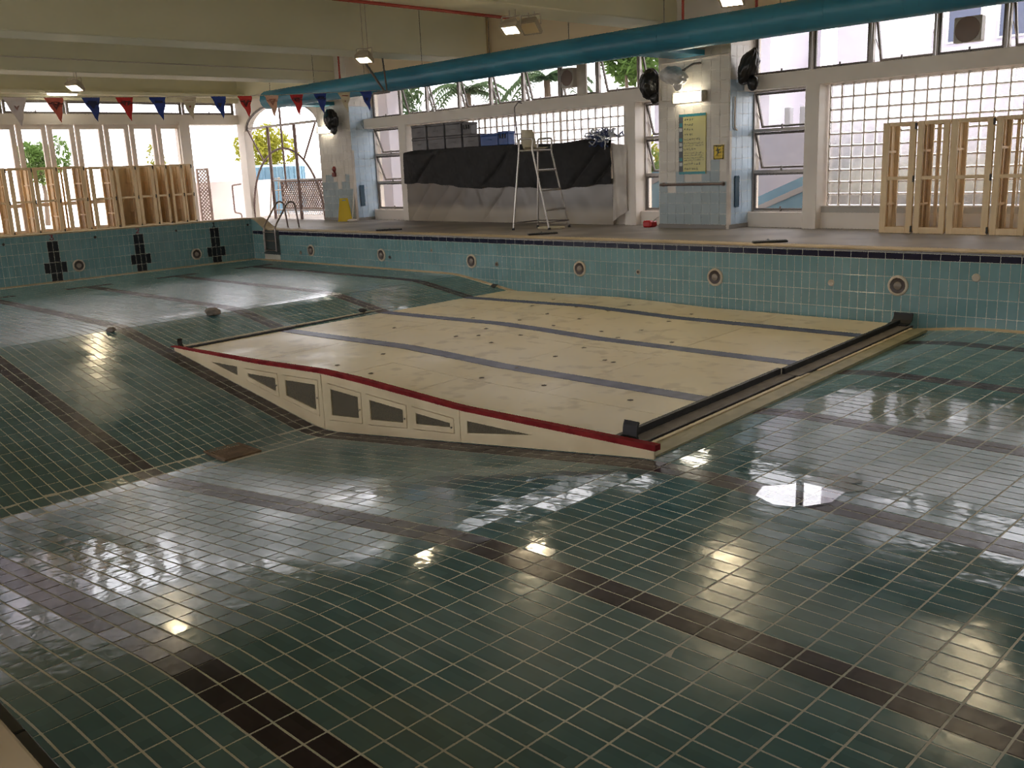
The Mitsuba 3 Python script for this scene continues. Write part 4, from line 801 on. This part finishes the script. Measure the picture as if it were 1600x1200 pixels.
def tree(lb, s_, d, z0, h, r, mat='leaf_green', n=1600, size=.16, cat_='tree', X=F, group=None):
    t = thing('tree' if cat_ == 'tree' else 'shrub', lb, cat_, group); sd = int(abs(s_ * 31 + d * 7 + h * 3)); g = np.random.default_rng(sd)
    obj('trunk', X(tube([(s_, d, .0), (s_ + .08, d, h * .35), (s_ - .05, d, h * .75)], [.11 * h / 4, .08 * h / 4, .03], 8)), 'bark', t, True)
    k = obj('foliage', X(cat(*[leaves(n // 5, (s_ + g.normal(0, r * .35), d + g.normal(0, r * .25), z0 + (h - z0) * g.uniform(.3, .75)), (r * .62, r * .55, (h - z0) * .34), size, sd + q) for q in range(5)])), mat, t); labels[k] = {'kind': 'stuff'}
def palm(lb, s_, d, h, L, group=None, n=19):
    t = thing('palm', lb, 'palm tree', group); g = np.random.default_rng(int(s_ * 13 + 3)); obj('trunk', F(tube([(s_, d, 0), (s_ + .1, d, h * .5), (s_, d, h)], [.14, .11, .09], 8)), 'bark', t, True)
    for i in range(n):
        az = i * 2.4; el = g.uniform(.2, 1.0); dr0 = np.array([math.cos(az), math.sin(az), 0]); V = []; Fc = []
        for j in range(16):
            q = j / 15; p = np.array([s_, d, h]) + dr0 * L * q * math.cos(el * .5) + np.array([0, 0, L * (q * math.sin(el) - .85 * q * q)]); sd_ = np.array([-dr0[1], dr0[0], 0])
            for e in (-1, 1):
                b0 = len(V); V += [p, p + dr0 * .11, p + sd_ * e * (.42 * (1 - q * .6)) + dr0 * .16 + np.array([0, 0, -.16])]; Fc.append([b0, b0 + 1, b0 + 2])
        obj('frond', F(trimesh.Trimesh(V, Fc, process=False)), 'leaf_dark', t)
palm('tall palm outside the upper windows, left of the wall fan unit', -.2, 5.0, 3.85, 1.35); palm('tall palm outside the upper windows, behind the square fan unit', 3.1, 5.2, 3.95, 1.35)
tree('bushy tree outside the upper windows at the far end', -4.2, 5.2, 2.6, 5.4, 1.3, 'leaf_dark', 1400, .14)
tree('leafy tree outside the upper windows near the pillar with the notice', 4.3, 7.4, 3.2, 5.6, 1.2, 'leaf_green', 1400, .17)
tree('yellow-green shrub outside the narrow window left of the pillar', 6.6, 5.6, .2, 2.6, .8, 'leaf_yellow', 900, .10, 'shrub'); tree('low green shrub below the yellow-green one outside the narrow window', 7.7, 4.3, .05, 1.9, .6, 'leaf_green', 700, .08, 'shrub')
tree('green shrub outside the far low window behind the white column', -1.7, 3.4, .3, 1.95, .5, 'leaf_green', 700, .10, 'shrub')
tree('yellow-green tree behind the left side of the white arch', -13.2, 5.0, 1.3, 3.5, 1.3, 'leaf_yellow', 1500, .14)
tree('grey-green tree behind the glazed doors at the left edge of the photo', -.25, 9.0, 1.5, 3.4, .8, 'leaf_green', 1300, .13, X=E2)
tree('small yellow tree behind the glazed doors beside the narrow racks', 1.75, 4.0, .6, 2.7, .4, 'leaf_yellow', 500, .09, X=E2)
k = obj('outdoor_column', fbox((-.55, 1.7, -.1), (-.02, 2.2, 4.5), .02), 'render_white'); tag(k, 'white square column outside the far low window', 'column')
lattice('white diagonal lattice fence outside the far low window', -2.6, 2.6, .05, 1.9, 1.05, 0, 'pale_steel', True, .10)
def slide(lb, s0_, z0, s1, z1, d):
    t = thing('water_slide', lb, 'slide'); sl_ = (z1 - z0) / (s1 - s0_)
    obj('panel', F(prism(Polygon([(s0_, .02), (s1, .02), (s1, z1), (s0_, z0)]), .06, XZ, (0, d, 0))), 'sheet_blue', t)
    obj('coping', F(prism(Polygon([(s0_, z0), (s1, z1), (s1, z1 + .12), (s0_, z0 + .12)]), .3, XZ, (0, d - .06, 0))), 'rail_stone', t)
    obj('trough', F(prism(Polygon([(s0_, z0 + .12), (s1, z1 + .12), (s1, z1 + .42), (s0_, z0 + .42)]), .05, XZ, (0, d + .5, 0))), 'sheet_blue', t)
slide('light blue slide with grey coping outside the window right of the pillar', 11.2, .12, 13.6, 1.05, 3.0); slide('light blue slide with grey coping outside the narrow window left of the pillar', 8.2, .62, 10.2, 1.35, 2.6)
def building(lb, s0_, s1, d0, d1, h, rows, X=F, step=1.7):
    t = thing('building', lb, 'building'); obj('wall', X(box((s0_, d0, -.1), (s1, d1, h))), 'render_white', t)
    for z in rows:
        obj('ledge', X(cbox((s0_ - .1, d0 - .45, z - .35), (s1 + .1, d0, z - .15), .03)), 'render_white', t); x = s0_ + .5
        while x + 1.2 < s1:
            k = obj('window', X(rect_frame((x, z), (x + 1.2, z + 1.2), d0 - .05, d0 + .02, .07)), 'pale_steel', t); obj('pane', X(box((x + .07, d0 - .02, z + .07), (x + 1.13, d0 - .005, z + 1.13))), 'glass_dark', k); x += step
building('white building with ledges seen through the first upper window right of the pillar', 2.5, 6.9, 11., 14., 7.0, (3.9, 5.6)); building('plain tall white building seen through the second upper window right of the pillar', 8.0, 9.6, 13., 16., 9., (7.0,)); building('long white building with rows of windows behind the square fan unit at the right', 6.2, 17, 20., 25., 5.6, (3.5, 5.0))
t = thing('garden_wall', 'low white outdoor wall with three posts outside the window right of the pillar', 'wall'); obj('wall', fbox((7.5, 6.5, -.1), (12.8, 6.7, 2.0), .02), 'wall_lilac', t)
for i in range(3): obj('post', fbox((10.1 + i * .42, 6.5, 2.0), (10.25 + i * .42, 6.7, 2.62), .02), 'rail_stone', t)
def roofs(lb, s0_, s1, d, z):
    t = thing('tiled_roof', lb, 'roof'); P_ = 'roof_grey'
    for i in range(int((s1 - s0_) / .16)): obj('roof_tile_row', F(put(cyl((0, 0, 0), (0, 1.2, .7), .085, 8), place(s0_ + i * .16, d, z))), P_, t)
    obj('wall', fbox((s0_, d + .1, 0), (s1, d + 1.2, z + .02)), 'render_white', t)
P('roof_grey', vary((.20, .20, .17), (.32, .31, .27), 5), .8); roofs('low grey tiled roof behind the right-hand glass blocks', 13.2, 20.5, 2.6, .62)
t = thing('blue_tank', 'blue ribbed tank behind the arched gate', 'tank'); M = FM @ place(-10.2, 3.6, .05)
obj('body', put(lathe([(0, 1.85), (.9, 1.84), (1.15, 1.75), (1.15, 0)], 30), M), 'sheet_blue', t, 40)
for i in range(30): a = i * 2 * math.pi / 30; obj('rib', put(cyl((1.15 * math.cos(a), 1.15 * math.sin(a), 0), (1.15 * math.cos(a), 1.15 * math.sin(a), 1.74), .035, 6), M), 'sheet_blue', t)
t = thing('garden_wall', 'long low white wall outside behind the arched gate', 'wall'); obj('wall', fbox((-20, 7.6, -.1), (4.0, 7.8, 1.2), .02), 'render_white', t)
P('wall_pink', vary((.80, .70, .70), (.86, .76, .76), .8), .8)
t = thing('garden_wall', 'pale pink outdoor wall seen through the open passage', 'wall'); obj('wall', box((-8.8, 2.4, -.1), (-8.6, 6.0, 1.35)), 'wall_pink', t)
t = thing('outdoor_rail', 'bent dark pipe rail in the passage beside the arch', 'rail'); obj('pipe', tube(arc([(-6.9, 3.72, 1.25), (-6.9, 3.38, 1.22), (-6.9, 3.38, .32), (-6.9, 3.62, .26), (-6.9, 3.62, .05)], .06), .025, 8), 'rust_steel', t, 40)
lattice_e = thing('lattice_fence', 'dark narrow lattice panel in the passage beside the racks', 'fence')
for m in lattice_panel(.43, 1.75, .12): obj('slat', E2(mv(m, 2.2, 2.0, .06)), 'lattice', lattice_e)
obj('frame', E2(mv(rect_frame((0, 0), (.43, 1.75), -.02, .045, .05), 2.2, 2.0, .06)), 'lattice', lattice_e)
building('pale building far behind the glazed doors of the shallow end', -22, 2.0, 20., 26., 9.0, (4.2,), X=E2)
sd_ = thing('step_ladder', 'white stepladder standing outside behind the arched gate', 'ladder')
for a, b in (((-5.05, .55, 1.42), (-4.78, .50, .05)), ((-5.10, .60, 1.42), (-5.5, .62, .05)), ((-5.05, .85, 1.42), (-4.78, .95, .05)), ((-5.1, .85, 1.42), (-5.5, .95, .05))): obj('stile', F(cyl(a, b, .02, 8)), 'film_pale', sd_, 40)
for q in (.02, .3, .6): a = np.array([-5.05, .55, 1.42]) + q * np.array([.27, -.05, -1.37]); b = np.array([-5.05, .85, 1.42]) + q * np.array([.27, .1, -1.37]); obj('step', F(cbox(a - [.04, 0, .012], b + [.04, 0, .012], .005)), 'film_pale', sd_)
# extractor units in the upper windows
P('unit_white', (.42, .39, .36), .5); P('unit_grille', (.20, .15, .13), .6)
for a, b, lb in ((8.02, 8.39, 'square extractor fan unit in the upper window left of the pillar'), (16.57, 16.99, 'square extractor fan unit in the upper window at the top right')):
    t = thing('extractor_fan', lb, 'fan'); z0, z1 = (3.11, 3.52) if a < 9 else (3.07, 3.45)
    obj('case', fbox((a, .60, z0), (b, .76, z1), .012), 'unit_white', t); obj('grille', F(rotm(lathe([(0, .012), (.9 * (b - a) / 2, .01), (.92 * (b - a) / 2, 0)], 24), (1, 0, 0), 90).apply_translation(((a + b) / 2, .60, (z0 + z1) / 2))), 'unit_grille', t, 30)
    if a < 9: obj('side_panel', fbox((b, .72, BT + .02), (b + .28, .76, 3.7)), 'film_pale', t)
